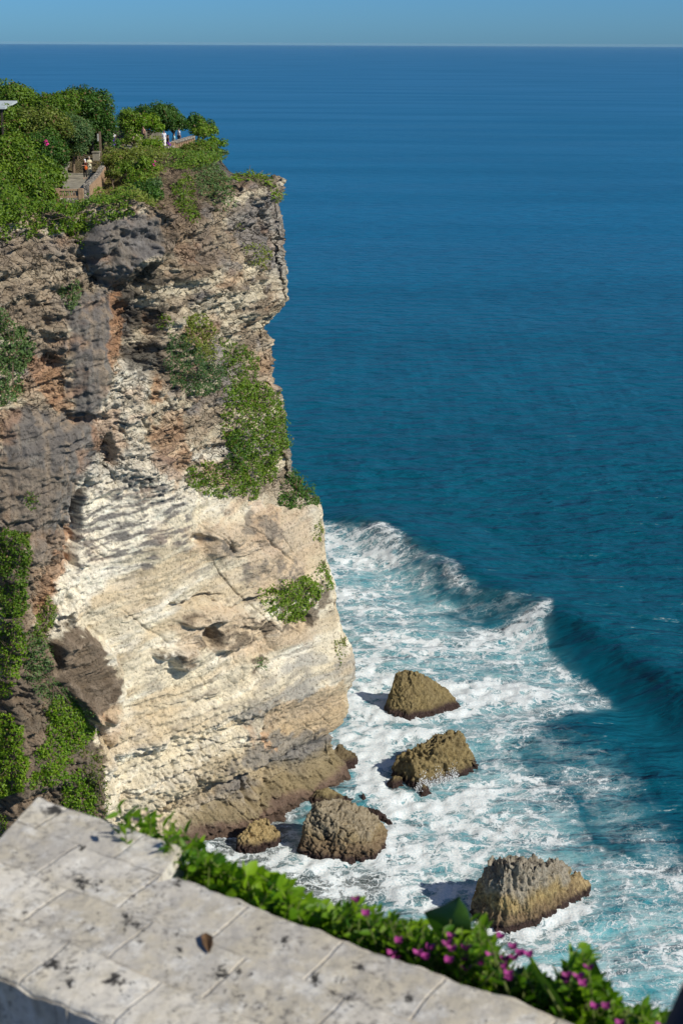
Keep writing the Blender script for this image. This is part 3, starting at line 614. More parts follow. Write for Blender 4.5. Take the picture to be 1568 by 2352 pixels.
hull_rock('sea_boulder', 'tiny dark stone alone in the foam above the biggest boulder', [(826,1832),(833,1838),(841,1832),(836,1824)], [(830,1818,1829),(836,1822,1830)], 0.08, 0.05, vox=0.06, seed=351, col=(.10,.07,.05))
hull_rock('sea_boulder', 'biggest boulder, broad craggy dome with grey crown and cracked tan sides', [(678,1952),(690,1966),(756,1980),(805,1984),(865,1976),(888,1945),(870,1905),(790,1895),(710,1905)],
    [(719,1842,1932),(760,1836,1927),(800,1838,1924),(834,1853,1922),(872,1874,1926),(886,1908,1940),(702,1880,1942),(770,1888,1958),(850,1900,1952),(686,1925,1952),(860,1945,1972),(700,1935,1960)], 0.36, 0.12, seed=361, col=(.36,.285,.165), col2=(.22,.18,.11), grey=0.5, blocky=0.32)
hull_rock('reef_ledge', 'flat olive ledge between the cliff foot and the biggest boulder', [(690,1832),(720,1850),(800,1852),(812,1835),(770,1822),(710,1820)], [(728,1814,1836),(760,1812,1832),(800,1825,1840)], 0.3, 0.1, seed=371, group=None, col=(.28,.23,.12))
hull_rock('reef_ledge', 'low dark wet ledge on the right flank of the biggest boulder', [(830,1862),(860,1880),(903,1888),(880,1870),(845,1855)], [(845,1850,1860),(870,1862,1872),(888,1876,1881)], 0.2, 0.1, vox=0.1, seed=381, group=None, col=(.10,.075,.06))
hull_rock('sea_boulder', 'knobbly golden boulder in the calm gap beside the reef shelf', [(539,1950),(562,1961),(627,1949),(648,1930),(630,1915),(570,1920),(545,1935)],
    [(577,1886,1932),(615,1877,1924),(630,1895,1927),(646,1910,1930),(549,1912,1940)], 0.25, 0.08, seed=391, col=(.42,.32,.16), col2=(.26,.20,.11), blocky=0.30)
hull_rock('sea_boulder', 'large upright boulder with jagged grey spiked top and yellowish base', [(1085,2095),(1100,2112),(1137,2139),(1163,2141),(1231,2125),(1286,2095),(1328,2062),(1300,2040),(1200,2040),(1110,2065)],
    [(1122,1974,2076),(1160,1972,2072),(1198,1967,2070),(1245,1968,2062),(1290,1971,2056),(1311,1996,2056),(1124,1992,2092),(1095,2022,2084),(1082,2072,2100),(1231,1992,2110),(1160,1988,2120),(1285,2002,2084),(1132,2000,2106)], 0.20, 0.22, spikes=0.75, seed=401, vox=0.085, col=(.40,.31,.15), col2=(.28,.22,.12), grey=0.92)
hull_rock('reef_ledge', 'fluted yellow spur jutting from the right end of the spiked boulder', [(1290,2072),(1310,2080),(1345,2052),(1352,2042),(1330,2040)], [(1318,2006,2052),(1328,2003,2050),(1352,2020,2044),(1357,2036,2046),(1300,2010,2062)], 0.12, 0.28, spikes=0.25, seed=411, vox=0.09, group=None, col=(.44,.34,.19))

# spray thrown up in front of the long pitted boulder
V_, F_ = [], []
for i in range(1300):
    u_ = rng.uniform(0, 1); px_ = 955+u_*95; pyb = 1816-u_*26+rng.normal()*3
    b = onz(px_, pyb, 0); h_ = abs(rng.normal())*(0.25+0.5*math.sin(u_*9)**2)+0.02
    c_ = b+np.array([rng.normal()*0.1, rng.normal()*0.2, h_]); s_ = rng.uniform(0.012, 0.045)
    k = len(V_)
    for a in [(1,0,0),(-1,0,0),(0,1,0),(0,-1,0),(0,0,1.8),(0,0,-1.8)]:
        V_.append(c_+np.array(a)*s_*rng.uniform(0.6, 1.2))
    F_ += [(k+4,k,k+2),(k+4,k+2,k+1),(k+4,k+1,k+3),(k+4,k+3,k),(k+5,k+2,k),(k+5,k+1,k+2),(k+5,k+3,k+1),(k+5,k,k+3)]
M_FOAM = mat_plain('spray_white', (0.85, 0.88, 0.9), 0.7, 0.03)
tag(mesh_np('sea_spray', V_, np.array(F_), M_FOAM), 'white drops of spray around the foot of the long pitted boulder', 'spray', kind='stuff')

# ------------------------------------------------------------------ vegetation builders
def leaf_cards(P, N, size, hue, aspect=0.62, flop=0.55):
    """one folded rhombus per point"""
    n = len(P); P = np.asarray(P); N = np.asarray(N)+rng.normal(size=(n, 3))*flop; N /= np.linalg.norm(N, axis=1)[:, None]+1e-9
    a = rng.normal(size=(n, 3)); a -= (a*N).sum(1)[:, None]*N; a /= np.linalg.norm(a, axis=1)[:, None]+1e-9
    b = np.cross(N, a); s = (np.asarray(size)*rng.uniform(0.6, 1.35, n))[:, None]*0.5
    V = np.stack([P-a*s, P+b*s*aspect-N*s*0.18, P+a*s, P-b*s*aspect-N*s*0.18], 1).reshape(-1, 3)
    Fc = np.arange(n*4).reshape(-1, 4); h = np.clip(np.asarray(hue)+rng.normal(size=n)*0.2, 0, 1); h = np.where(rng.uniform(0, 1, n) < 0.05, 1.3, h)
    return V, Fc, np.repeat(h, 4)
def tube(path, radii, seg=6):
    V, Fc = [], []; path = [np.asarray(p, float) for p in path]
    for i, p in enumerate(path):
        t = path[min(i+1, len(path)-1)]-path[max(i-1, 0)]; t /= np.linalg.norm(t)+1e-9
        a = np.cross(t, [0.3, 0.9, 0.2]); a /= np.linalg.norm(a)+1e-9; b = np.cross(t, a)
        for k in range(seg):
            an = 2*math.pi*k/seg; V.append(p+(a*math.cos(an)+b*math.sin(an))*radii[i])
    for i in range(len(path)-1):
        for k in range(seg):
            Fc.append((i*seg+k, i*seg+(k+1) % seg, (i+1)*seg+(k+1) % seg, (i+1)*seg+k))
    V.append(path[-1]); e = len(V)-1
    for k in range(seg): Fc.append(((len(path)-1)*seg+k, (len(path)-1)*seg+(k+1) % seg, e))
    return V, Fc
def join(parts):
    V, Fc = [], []
    for v, f in parts:
        k = len(V); V += [tuple(q) for q in v]; Fc += [tuple(i+k for i in q) for q in f]
    return V, Fc
def pts_on_ball(n):
    v = rng.normal(size=(n, 3)); return v/np.linalg.norm(v, axis=1)[:, None]
def tree(name, label, cat, cx, cy, rpx, Yd, mat=None, sq=0.85, leaf=0.24, dens=1.0, group='trees on the headland', flowers=None, fl_n=0, base_hue=0.4, wide=1.0):
    c = ony(cx, cy, Yd); dep = (c-np.array([0, 0, CAMZ]))@fw; R_ = rpx*1.25*dep/F; gauge = R_
    gz = float(terr(np.array([c[0]]), np.array([c[1]]))[0])-0.3
    if c[2]-R_*sq < gz: pass
    loc = (c[0], c[1], min(gz, c[2]-R_*0.9)); cc = c-np.array(loc)
    e = empty(name, loc, label, cat, group)
    dn = max(0.0, cc[2]-R_*0.6-0.5); kk = 1+0.9*dn/max(R_, .3); K = max(9, int(30*kk*min(1.6, R_/1.6))); d = pts_on_ball(K); d[:, 2] = np.abs(d[:, 2])*1.0-0.30*rng.uniform(0, 1, K)
    cl = cc+d*np.array([R_*wide, R_*wide, R_*sq])*rng.uniform(0.45, 0.85, (K, 1)); cl[:, 2] = np.where(rng.uniform(0, 1, K) < 0.55*min(1, dn), cl[:, 2]-rng.uniform(0, 1, K)*dn, cl[:, 2]); cr = R_*rng.uniform(0.24, 0.46, K)
    Pp, Nn, Hh = [], [], []
    for i in range(K):
        n = int(max(22, 4*math.pi*cr[i]**2/(leaf*leaf)*1.25*dens)); q = pts_on_ball(n); q = q[q[:, 2] > -0.75]
        rr = cr[i]*(1+0.22*fbm(q[:, 0]*2.2+i*3.1, q[:, 1]*2.2, q[:, 2]*2.2, 2, 500))*rng.uniform(0.72, 1.06, len(q))
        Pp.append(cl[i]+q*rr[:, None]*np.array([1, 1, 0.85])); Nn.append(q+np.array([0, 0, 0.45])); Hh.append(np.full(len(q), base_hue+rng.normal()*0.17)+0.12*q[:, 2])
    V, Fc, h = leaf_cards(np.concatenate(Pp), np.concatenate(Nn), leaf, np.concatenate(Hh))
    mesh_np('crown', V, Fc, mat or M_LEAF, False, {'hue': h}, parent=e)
    parts = []; top = cc*0.9; mid = cc*0.5+np.array([rng.normal()*0.1, rng.normal()*0.1, 0]); r0_ = 0.05+0.045*R_
    parts.append(tube([(0, 0, -0.3), mid*0.5, mid, top], [r0_*1.3, r0_, r0_*0.8, r0_*0.3]))
    for i in rng.choice(K, min(K, 6), replace=False):
        parts.append(tube([mid, (mid+cl[i])*0.5+np.array([0, 0, 0.1]), cl[i]], [r0_*0.55, r0_*0.38, r0_*0.12], 5))
    V, Fc = join(parts); mesh_np('trunk', V, Fc, M_BARK, True, parent=e)
    if flowers:
        for cxp, cyp, k in fl_n[1]:
            p = ony(cxp, cyp, Yd-R_*0.80)-np.array(loc)
            w = p+rng.normal(size=(k, 3))*0.065; v, f, _ = leaf_cards(w, pts_on_ball(k), 0.2, np.zeros(k))
            mesh_np('flower_cluster', v, f, flowers, False, parent=e)
    return e
visF = (NNv@(-ray(500, 900)) > -0.05)
IDX = np.arange(len(Vc)); okc = visF & (Vc[:, 1] < 150) & (qx > -60)
def creeper(label, poly, mat, leaf=0.20, thick=0.45, dens=1.0, name='cliff_shrub', cat='shrub', group='shrubs and creepers clinging to the cliff', hue=0.45, droop=0.0, clump=1.0):
    sd_ = polysd(qx+9*fbm(Xv*0.6, Yv*0.6, Zv*0.6, 3, 601), qy+9*fbm(Xv*0.6, Yv*0.6, Zv*0.6, 3, 602), poly)
    m = okc & (sd_ < 4); ii = IDX[m]
    if len(ii) == 0: print('EMPTY', label); return
    pa = np.array(poly, float); A = 0.5*abs(np.dot(pa[:, 0], np.roll(pa[:, 1], 1))-np.dot(pa[:, 1], np.roll(pa[:, 0], 1)))
    s2 = (leaf/0.036)**2; n = int(A*4.2/s2*dens*2.0)+20
    w = np.clip(-sd_[m], 0, 30)/30.0
    # sample in picture-area-uniform fashion is not needed: vertices are even on the face
    j = rng.choice(ii, n)
    lump = fbm(Xv[j]*1.1, Yv[j]*1.1, Zv[j]*1.1, 2, 603)
    keep = rng.uniform(0, 1, n) < np.clip(0.75+1.1*lump*clump+0.4*np.clip(-sd_[j]/25, 0, 1), 0.05, 1); j = j[keep]; lump = lump[keep]
    th = thick*(0.30+0.7*np.clip(-sd_[j]/22, 0, 1))*np.clip(0.65+1.3*lump, 0.1, 1.6)*rng.uniform(0.25, 1.0, len(j))
    nrm = NNv[j]+np.array([0, 0, 0.35]); nrm /= np.linalg.norm(nrm, axis=1)[:, None]
    P = Vc[j]+nrm*th[:, None]+rng.normal(size=(len(j), 3))*0.07; P[:, 2] -= droop*rng.uniform(0, 1, len(j))**2
    loc = P.mean(0); loc[2] = P[:, 2].min()
    V, Fc, h = leaf_cards(P-loc, nrm, leaf, hue+0.25*lump)
    e = empty(name, loc, label, cat, group)
    mesh_np('foliage', V, Fc, mat, False, {'hue': h}, parent=e)
    nrm_out = nrm.mean(0); parts = []; root_ = Vc[j[np.argmin(((Vc[j]-P.mean(0))**2).sum(1))]]-loc
    for k in range(min(20, 5+len(j)//90)):
        b = P[rng.integers(len(P))]-loc; a = root_
        d = b-a; d = d/(np.linalg.norm(d)+1e-6)*min(np.linalg.norm(d), 2.2)
        parts.append(tube([a, a+d*0.5+rng.normal(size=3)*0.08, a+d+nrm_out*0.35], [0.04, 0.03, 0.018], 4))
    V, Fc = join(parts); mesh_np('stem', V, Fc, M_BARK, True, parent=e)
    return e

# trees on the headland, from the back to the front
TR = [
 ('evergreen_tree','tall rounded evergreen at the top left corner of the headland','tree',35,232,46,137,M_LEAF,{'base_hue':.35}),
 ('evergreen_tree','bushy tree with uneven top left of the dark round tree on the skyline','tree',118,250,44,135,M_LEAF,{'base_hue':.35}),
 ('evergreen_tree','small tuft-topped tree showing above the headland skyline at centre','tree',160,240,34,138,M_LEAF,{'base_hue':.45}),
 ('dense_tree','dark round dense tree standing highest at the right end of the tall grove','tree',207,250,47,139,M_LEAFD,{'base_hue':.55,'sq':1.05}),
 ('dense_tree','dark tree just below the round one, beside the gap to the sea','tree',238,290,30,137,M_LEAFD,{'base_hue':.5,'sq':1.2}),
 ('evergreen_tree','leafy tree under the pale roof edge at the far left','tree',20,290,48,128,M_LEAF,{'base_hue':.5}),
 ('olive_tree','olive toned tree in the middle of the grove above the pink flowers','tree',100,300,50,128,M_LEAFO,{'base_hue':.25}),
 ('feathery_tree','fine leaved grey green tree between the grove and the walkway','tree',165,305,42,130,M_LEAFG,{'leaf':.15,'base_hue':.3,'dens':.8}),
 ('flowering_tree','green tree with a bright pink flower cluster on its front','tree',105,350,46,124,M_LEAFD,{'base_hue':.6,'flowers':M_PINK,'fl_n':(30,[(105,323,16),(108,330,18)])}),
 ('evergreen_tree','broad green tree at the left edge of the photo, below the roof','tree',28,360,52,122,M_LEAF,{'base_hue':.5}),
 ('dense_tree','dark tree filling the corner behind the walkway signpost','tree',205,335,30,141,M_LEAFD,{'base_hue':.4}),
 ('broadleaf_tree','bright leafy tree at the left of the second grove by the terrace','tree',300,283,29,152,M_LEAF,{'base_hue':.5,'sq':1.0,'wide':.9}),
 ('dense_tree','dark topped tree rising highest in the second grove','tree',358,272,42,158,M_LEAFD,{'base_hue':.45,'sq':.85}),
 ('broadleaf_tree','bright yellow green tree in the middle of the second grove','tree',338,294,31,152,M_LEAFY,{'base_hue':.25}),
 ('dense_tree','dark rounded tree above the seated visitors','tree',396,288,34,160,M_LEAFD,{'base_hue':.5,'sq':.9}),
 ('broadleaf_tree','slim tree with knobbed top at the right end of the headland','tree',455,288,27,156,M_LEAFD,{'base_hue':.6,'sq':1.05}),
 ('broadleaf_tree','light green tree beyond the end of the balustrade','tree',468,305,27,152,M_LEAF,{'base_hue':.6}),
 ('evergreen_tree','lush light green tree left of the walkway at the middle height','tree',100,410,46,114,M_LEAF,{'base_hue':.62}),
 ('evergreen_tree','green tree with bare twigs at the left edge, middle height','tree',45,420,48,111,M_LEAF,{'base_hue':.55}),
 ('evergreen_tree','small tree touching the left end of the near balustrade','tree',98,450,27,107,M_LEAF,{'base_hue':.6}),
]
for nm, lb, ct, cx_, cy_, r_, Y_, m_, kw in TR: tree(nm, lb, ct, cx_, cy_, r_, Y_, m_, **kw)
BU = [
 ('leafy bush at the left edge of the photo on the cliff rim',20,488,36,102.5,M_LEAF,.6),('leafy bush on the rim, second from the left edge',72,490,36,103,M_LEAF,.5),
 ('light green bush on the rim straight below the near balustrade',125,490,34,104,M_LEAFY,.2),('bush on the rim just below the stone corner of the walkway',172,494,30,104.5,M_LEAF,.55),
 ('bush on the rim above the grey overhanging rock, left part',218,488,26,106,M_LEAF,.65),('yellowish bush on the rim above the grey overhanging rock, right part',262,478,25,107.5,M_LEAFY,.25),
 ('dark glossy bush right of the small grass patch',325,452,36,110,M_LEAFD,.45),('light green bush above the dark glossy bush',318,418,26,114,M_LEAF,.6),
 ('olive bush right of the stone walkway parapet',268,372,26,127,M_LEAFO,.45),('fluffy olive bush in the middle of the knoll',305,362,28,128,M_LEAFO,.5),
 ('leafy green bush standing over the grass patch',296,395,27,120,M_LEAF,.5),('bright bush below the red flowers on the knoll',335,385,24,120,M_LEAF,.6),
 ('pale yellow green bush left of the balustrade of the upper terrace',352,345,26,133,M_LEAFY,.3),('flowering white tinged shrub in front of the visitors in black',305,322,19,143,M_LEAF,.5),
 ('low bush under the balustrade of the upper terrace',415,360,24,134,M_LEAFO,.4),('rusty olive bush below the upper terrace corner',440,352,26,134,M_LEAFO,.3),
 ('round green bush at the shoulder above the bare rock',470,345,28,136,M_LEAF,.5),('bright bush at the right edge of the shoulder',496,332,20,138,M_LEAFY,.2),
 ('feathery bush hanging at the right edge of the shoulder',502,352,15,137,M_LEAFG,.4),('drooping bush on the rim left of the grey overhang',180,528,20,103.2,M_LEAF,.6),
 ('bush with yellow blossoms behind the walkway',180,350,16,134,M_LEAF,.5),
 ('green bush between the grass patch and the overhanging grey rock',248,462,16,108.5,M_LEAF,.5),('leafy bush right of the dark glossy bush at the top of the bare rock',352,425,20,113,M_LEAFG,.4),
 ('round bush behind the grass patch next to the parapet end',262,400,15,119,M_LEAFO,.4)]
for lb, cx_, cy_, r_, Y_, m_, h_ in BU:
    kw = {}
    if 'yellow blossoms' in lb: kw = {'flowers': M_YEL, 'fl_n': (20, [(178,345,14),(185,352,10),(175,352,8)])}
    if 'red flowers' in lb: kw = {'flowers': M_PINK, 'fl_n': (8, [(357,370,3),(354,378,3)])}
    if 'white tinged' in lb: kw = {'flowers': M_CREAM, 'fl_n': (8, [(306,316,7),(318,312,6),(325,318,5)])}
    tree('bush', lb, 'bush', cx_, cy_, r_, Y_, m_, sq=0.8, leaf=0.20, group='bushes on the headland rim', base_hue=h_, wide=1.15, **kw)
CR = [
 ('bright green creeper mat on top of the cliff tip',[(533,404),(560,400),(600,402),(625,412),(632,428),(600,422),(560,418),(538,414)],M_LEAFY,.19,.8,3.0,.35),
 ('tuft of creeper hanging over the corner of the cliff tip',[(620,420),(650,438),(655,452),(640,470),(630,445)],M_LEAFY,.18,.6,1.6,.5),
 ('creeper curtain on the slope under the shoulder',[(450,375),(500,385),(535,430),(545,470),(500,482),(470,450),(445,410)],M_LEAFG,.18,.40,2.2,.55),
 ('narrow creeper strand left of the bare brown slope',[(400,425),(430,400),(445,440),(455,500),(435,515),(415,480),(398,450)],M_LEAF,.18,.40,1.9,.6),
 ('strip of leafy growth hanging over the rim under the leftmost bushes',[(0,490),(185,495),(205,520),(190,558),(165,545),(150,528),(90,540),(40,530),(0,545)],M_LEAF,.20,.6,1.6,.55),
 ('leafy growth hanging over the rim above the left part of the grey overhang',[(185,500),(290,470),(300,490),(230,510),(200,530)],M_LEAF,.20,.5,1.5,.5),
 ('small yellow green shrub high on the tip below the creeper mat',[(560,570),(600,562),(625,590),(612,610),(575,600)],M_LEAFO,.18,.5,1.2,.6),
 ('tiny tuft on grey rock near the tip',[(535,520),(555,515),(558,530),(538,535)],M_LEAFO,.16,.3,.8,.5),
 ('yellowish shrub on top of the dark ivy patch',[(428,735),(470,722),(495,760),(490,830),(450,820),(430,780)],M_LEAFO,.19,.55,1.3,.45),
 ('dark blue green ivy patch on the middle of the cliff face',[(388,770),(430,765),(470,820),(515,840),(510,880),(480,905),(395,890),(382,830)],M_LEAFG,.16,.25,1.8,.12),
 ('small green tuft left of the dark ivy patch',[(370,720),(385,730),(392,755),(374,752)],M_LEAF,.16,.3,1.2,.6),
 ('ivy strip running down right of the dark ivy patch',[(510,772),(560,800),(592,830),(585,880),(610,900),(540,920),(515,850)],M_LEAF,.18,.4,1.6,.4),
 ('big bulging shrub mass on the cliff edge at mid height',[(520,890),(590,878),(640,905),(655,960),(662,1015),(650,1070),(620,1100),(570,1110),(530,1060),(510,960)],M_LEAF,.21,.9,1.7,.55),
 ('dark glossy ivy in the middle of the big shrub mass',[(525,1000),(580,985),(590,1050),(560,1085),(520,1060)],M_LEAFD,.18,1.0,1.5,.7),
 ('shrub skirt under the big shrub mass, spreading left',[(435,1075),(480,1062),(530,1070),(600,1100),(580,1140),(500,1140),(440,1120)],M_LEAF,.20,.6,1.4,.5),
 ('dark green shrub on the outer edge right of the skirt',[(650,1100),(690,1078),(738,1110),(735,1150),(690,1165),(645,1160)],M_LEAFD,.20,.8,1.7,.75),
 ('wide bright shrub on the edge above the lower white wall',[(600,1360),(650,1345),(710,1330),(750,1310),(764,1345),(720,1380),(690,1420),(660,1430),(610,1400)],M_LEAF,.20,.7,1.6,.7),
 ('small tuft on the edge above the wide bright shrub',[(720,1300),(745,1290),(752,1320),(728,1325)],M_LEAF,.17,.5,1.3,.5),
 ('small tuft on the cliff edge level with the upper surf',[(715,1215),(735,1195),(738,1240),(725,1240)],M_LEAFO,.17,.5,1.2,.5),
 ('brown green tuft low on the cliff edge above the notch',[(765,1470),(780,1468),(795,1505),(780,1520),(768,1495)],M_LEAFO,.17,.4,1.2,.3),
 ('little plant in the pale lower wall near the dark hollows',[(590,1515),(612,1520),(608,1538),(588,1535)],M_LEAFG,.16,.3,1.0,.5),
 ('tiny weed patch on the grey bulge at the left',[(62,1140),(92,1140),(90,1165),(65,1165)],M_LEAF,.16,.3,1.1,.4),
 ('small wiry shrub on the grey drape under the dark overhang',[(145,655),(180,650),(185,690),(165,715),(148,695)],M_LEAFG,.15,.35,1.1,.6),
 ('tall green growth on the left edge at upper middle height',[(0,710),(35,740),(80,790),(60,830),(40,860),(55,900),(0,930)],M_LEAFG,.18,.5,1.4,.5),
 ('green hanging growth on the left edge at middle height',[(0,1225),(65,1225),(70,1280),(55,1340),(60,1400),(30,1410),(0,1390)],M_LEAF,.18,.5,1.5,.35),
 ('thin green growth on the dark rock below the hanging growth',[(0,1400),(50,1410),(60,1500),(20,1600),(0,1600)],M_LEAFY,.18,.4,.9,.2),
 ('sparse grey green growth around the brown knob',[(60,1450),(120,1480),(120,1560),(210,1640),(200,1700),(120,1640),(60,1560)],M_LEAFG,.17,.35,.9,.5),
 ('bright green bush high on the lower left slope',[(130,1600),(180,1620),(215,1680),(190,1720),(150,1740),(115,1700),(110,1640)],M_LEAFY,.20,.9,1.8,.25),
 ('bright green bush in the middle of the lower left slope',[(80,1740),(130,1700),(160,1740),(130,1800),(75,1810)],M_LEAFY,.20,.9,1.8,.2),
 ('bright green bush at the left edge of the lower slope',[(0,1640),(40,1650),(60,1740),(55,1810),(0,1830)],M_LEAFY,.20,.9,1.8,.3),
 ('bright green bush just above the tip of the stone parapet',[(140,1780),(190,1770),(215,1830),(220,1870),(180,1870),(150,1840)],M_LEAFY,.20,.8,1.8,.15),
 ('dry reddish weeds between the lower left slope and the white wall',[(190,1710),(235,1740),(245,1800),(240,1870),(215,1830),(195,1770)],M_LEAFO,.17,.3,.7,.1),
 ('small green plants on the orange streak',[(85,1410),(115,1370),(130,1400),(110,1470),(80,1470)],M_LEAF,.17,.35,1.0,.5),
 ('tiny shrub at the foot of the orange wall on the left edge',[(0,1860),(14,1880),(12,1920),(0,1930)],M_LEAF,.17,.4,1.2,.5),
]
for lb, pl_, m_, lf, th, dn, h_ in CR: creeper(lb, pl_, m_, lf, th, dn, hue=h_)
def undergrowth(name, label, poly, zlift, leaf, mat, n, lo=50.0, hue=.45, ymin=0):
    sdp_ = polysd(qx+8*fbm(Xv*0.5, Yv*0.5, 0*Xv, 2, 611), qy, poly); m = (sdp_ < 3) & (Vc[:, 2] > lo) & (Vc[:, 1] < 185) & (Vc[:, 1] > ymin) & (np.arange(len(Vc)) > (NZ-2)*NU)
    ii = IDX[m]; j = rng.choice(ii, n); base = Vc[j]; hgt = zlift*np.clip(0.55+0.9*fbm(base[:, 0]*0.45, base[:, 1]*0.3, 0*base[:, 0], 3, 612), 0.05, 1.5)
    P = base+np.stack([rng.normal(size=n)*0.3, rng.normal(size=n)*0.5, hgt*rng.uniform(0.2, 1, n)**0.5], -1)
    V, Fc, h = leaf_cards(P, np.tile([0.2, -0.4, 0.8], (n, 1)), leaf, hue+0.3*fbm(base[:, 0]*0.3, base[:, 1]*0.3, 0*base[:, 0], 2, 613))
    tag(mesh_np(name, V, Fc, mat, False, {'hue': h}), label, 'undergrowth', kind='stuff')
undergrowth('undergrowth', 'dense green undergrowth filling the ground between the trees left of the walkway', [(-30,230),(120,235),(200,300),(212,345),(150,372),(135,400),(125,455),(-30,545)], 1.7, .24, M_LEAF, 16000)
undergrowth('undergrowth', 'mixed low scrub covering the rim below and right of the walkway', [(-30,455),(190,465),(215,440),(240,470),(300,455),(310,480),(260,500),(190,520),(-30,545)], 1.0, .21, M_LEAF, 6500)
undergrowth('undergrowth', 'olive scrub covering the knoll between the walkway and the upper terrace', [(243,345),(300,330),(372,335),(385,370),(362,400),(340,430),(350,480),(300,470),(290,425),(262,395),(243,390)], 0.9, .21, M_LEAFO, 9000, hue=.4)
undergrowth('undergrowth', 'green scrub on the shoulder right of the upper terrace', [(395,355),(450,330),(500,318),(520,350),(500,375),(440,385),(400,385)], 0.8, .20, M_LEAF, 6000)
undergrowth('undergrowth', 'dark leafy scrub behind the visitors of the upper terrace', [(290,296),(330,296),(450,300),(500,318),(440,308),(330,312),(290,330)], 2.4, .24, M_LEAFD, 8000, hue=.6, ymin=150.5)
# ------------------------------------------------------------------ walkway, terrace and their walls
def mat_rubble():
    n = NT('rubble_masonry'); p = n.pos()
    v = n.n('ShaderNodeTexVoronoi', i={'Vector': p, 'Scale': 3.6, 'Randomness': 1.0})
    e = n.n('ShaderNodeTexVoronoi', feature='DISTANCE_TO_EDGE', i={'Vector': p, 'Scale': 3.6, 'Randomness': 1.0}).outputs[0]
    g = n.n('ShaderNodeSeparateColor', i={0: v.outputs['Color']}).outputs[0]
    c = n.mix(g, (0.13, 0.125, 0.115, 1), (0.50, 0.45, 0.37, 1)); c = n.mix(n.mapr(e, 0.02, 0.09, 1, 0), c, (0.16, 0.145, 0.125, 1))
    return n.done(c, 0.9, n.bump(n.mapr(e, 0.0, 0.15), 0.8, 0.06))
M_RUB = mat_rubble(); M_BRK = mat_plain('tan_stone_blocks', (0.36, 0.24, 0.15), 0.85, 0.25, 4, 0.3); M_CONC = mat_plain('worn_concrete', (0.27, 0.25, 0.20), 0.9, 0.3, 1.5)
def prism(poly, z0, z1):
    n = len(poly); V = [(x, y, z0) for x, y in poly]+[(x, y, z1) for x, y in poly]
    Fc = [tuple(range(n))[::-1], tuple(range(n, 2*n))]+[(i, (i+1) % n, n+(i+1) % n, n+i) for i in range(n)]
    return V, Fc
def thickline(a, b, w, side=0.0):
    a = np.array(a[:2], float); b = np.array(b[:2], float); d = (b-a)/np.linalg.norm(b-a); nn = np.array([-d[1], d[0]])
    o0 = nn*(side-w/2); o1 = nn*(side+w/2); return [tuple(a+o0), tuple(b+o0), tuple(b+o1), tuple(a+o1)]
def add(name, parts, mat, parent=None, sm=False):
    V, Fc = join(parts); return mesh_np(name, V, Fc, mat, sm, parent=parent)
def recenter(e, kids_world): pass
FZ = 53.9
pr = [onz(a, b, 54.85)[:2] for a, b in [(198,424),(224,399),(241,372)]]; corner = pr[0]
lf = [onz(a, b, FZ)[:2] for a, b in [(143,449),(146,418),(152,396),(168,380),(200,371),(240,367)]]
fl = [tuple(lf[0]), (corner[0], lf[0][1]-2.2), tuple(pr[0]), tuple(pr[1]), tuple(pr[2])]+[tuple(q) for q in lf[::-1][:-1]]
V, Fc = prism([(lf[0][0], corner[1]), tuple(corner), tuple(pr[1]), tuple(pr[2])]+[tuple(q) for q in lf[::-1]], FZ-0.5, FZ)
tag(mesh_np('walkway', V, Fc, M_CONC, False), kind='structure')
def parapet_wall(label, pts, z0, z1, w, panel=True, group='rubble parapets of the walkway'):
    c = np.mean(np.array(pts), 0); e = empty('stone_parapet', (c[0], c[1], z0), label, 'parapet', group); off = np.array([c[0], c[1], z0])
    ps, pn = [], []
    for a, b in zip(pts[:-1], pts[1:]):
        L = np.linalg.norm(np.array(b)-a); k = max(1, int(L/0.6))
        for i in range(k):
            p = np.array(a)+(np.array(b)-a)*i/k; q = np.array(a)+(np.array(b)-a)*(i+0.96)/k
            h = z1+rng.uniform(-0.06, 0.06); V, Fc = prism(thickline(p, q, w*rng.uniform(0.92, 1.06)), z0, h); ps.append(([np.array(v)-off for v in V], Fc))
        if panel:
            V, Fc = prism(thickline(np.array(a)+(np.array(b)-a)*0.03, np.array(a)+(np.array(b)-a)*0.97, 0.10, -w/2-0.03), z0+0.35, z1-0.12); pn.append(([np.array(v)-off for v in V], Fc))
    add('rubble_wall', ps, M_RUB, e)
    if pn: add('stone_facing', pn, M_BRK, e)
    return e
parapet_wall('rubble parapet with tan facing along the cliff side of the lower walkway', [tuple(pr[0]), tuple(pr[1]), tuple(pr[2])], FZ-0.9, 54.85, 0.42)
parapet_wall('curved low rubble wall on the inland side of the lower walkway', [tuple(q) for q in lf[1:]], FZ-0.2, FZ+0.62, 0.35, False)
def balustrade(label, a, b, z0, z1, n, group='balustrades of the lookout'):
    a = np.array(a[:2]); b = np.array(b[:2]); c = (a+b)/2; off = np.array([c[0], c[1], z0]); e = empty('balustrade', tuple(off), label, 'balustrade', group)
    def P(poly, x0, x1): V, Fc = prism(poly, x0, x1); return ([np.array(v)-off for v in V], Fc)
    H = z1-z0
    add('base_rail', [P(thickline(a, b, 0.24), z0-0.02, z0+0.13)], M_BRK, e); add('top_rail', [P(thickline(a, b, 0.26), z1-0.12, z1)], M_BRK, e)
    for i in range(n):
        t = (i+0.5)/n; w = 0.42/n; p = a+(b-a)*(t-w/1.0*0.5); q = a+(b-a)*(t+w/1.0*0.5)
        add('baluster', [P(thickline(p, q, 0.14), z0+0.13, z1-0.12)], M_BRK, e)
    d = (b-a)/np.linalg.norm(b-a)
    for s_, p in ((-1, a), (1, b)): add('post', [P(thickline(p-d*0.17+d*s_*0.17, p+d*0.17+d*s_*0.17, 0.34), z0-0.5, z1+0.05)], M_BRK, e)
    return e
la = ony(138, 440, 107.3)[:2]
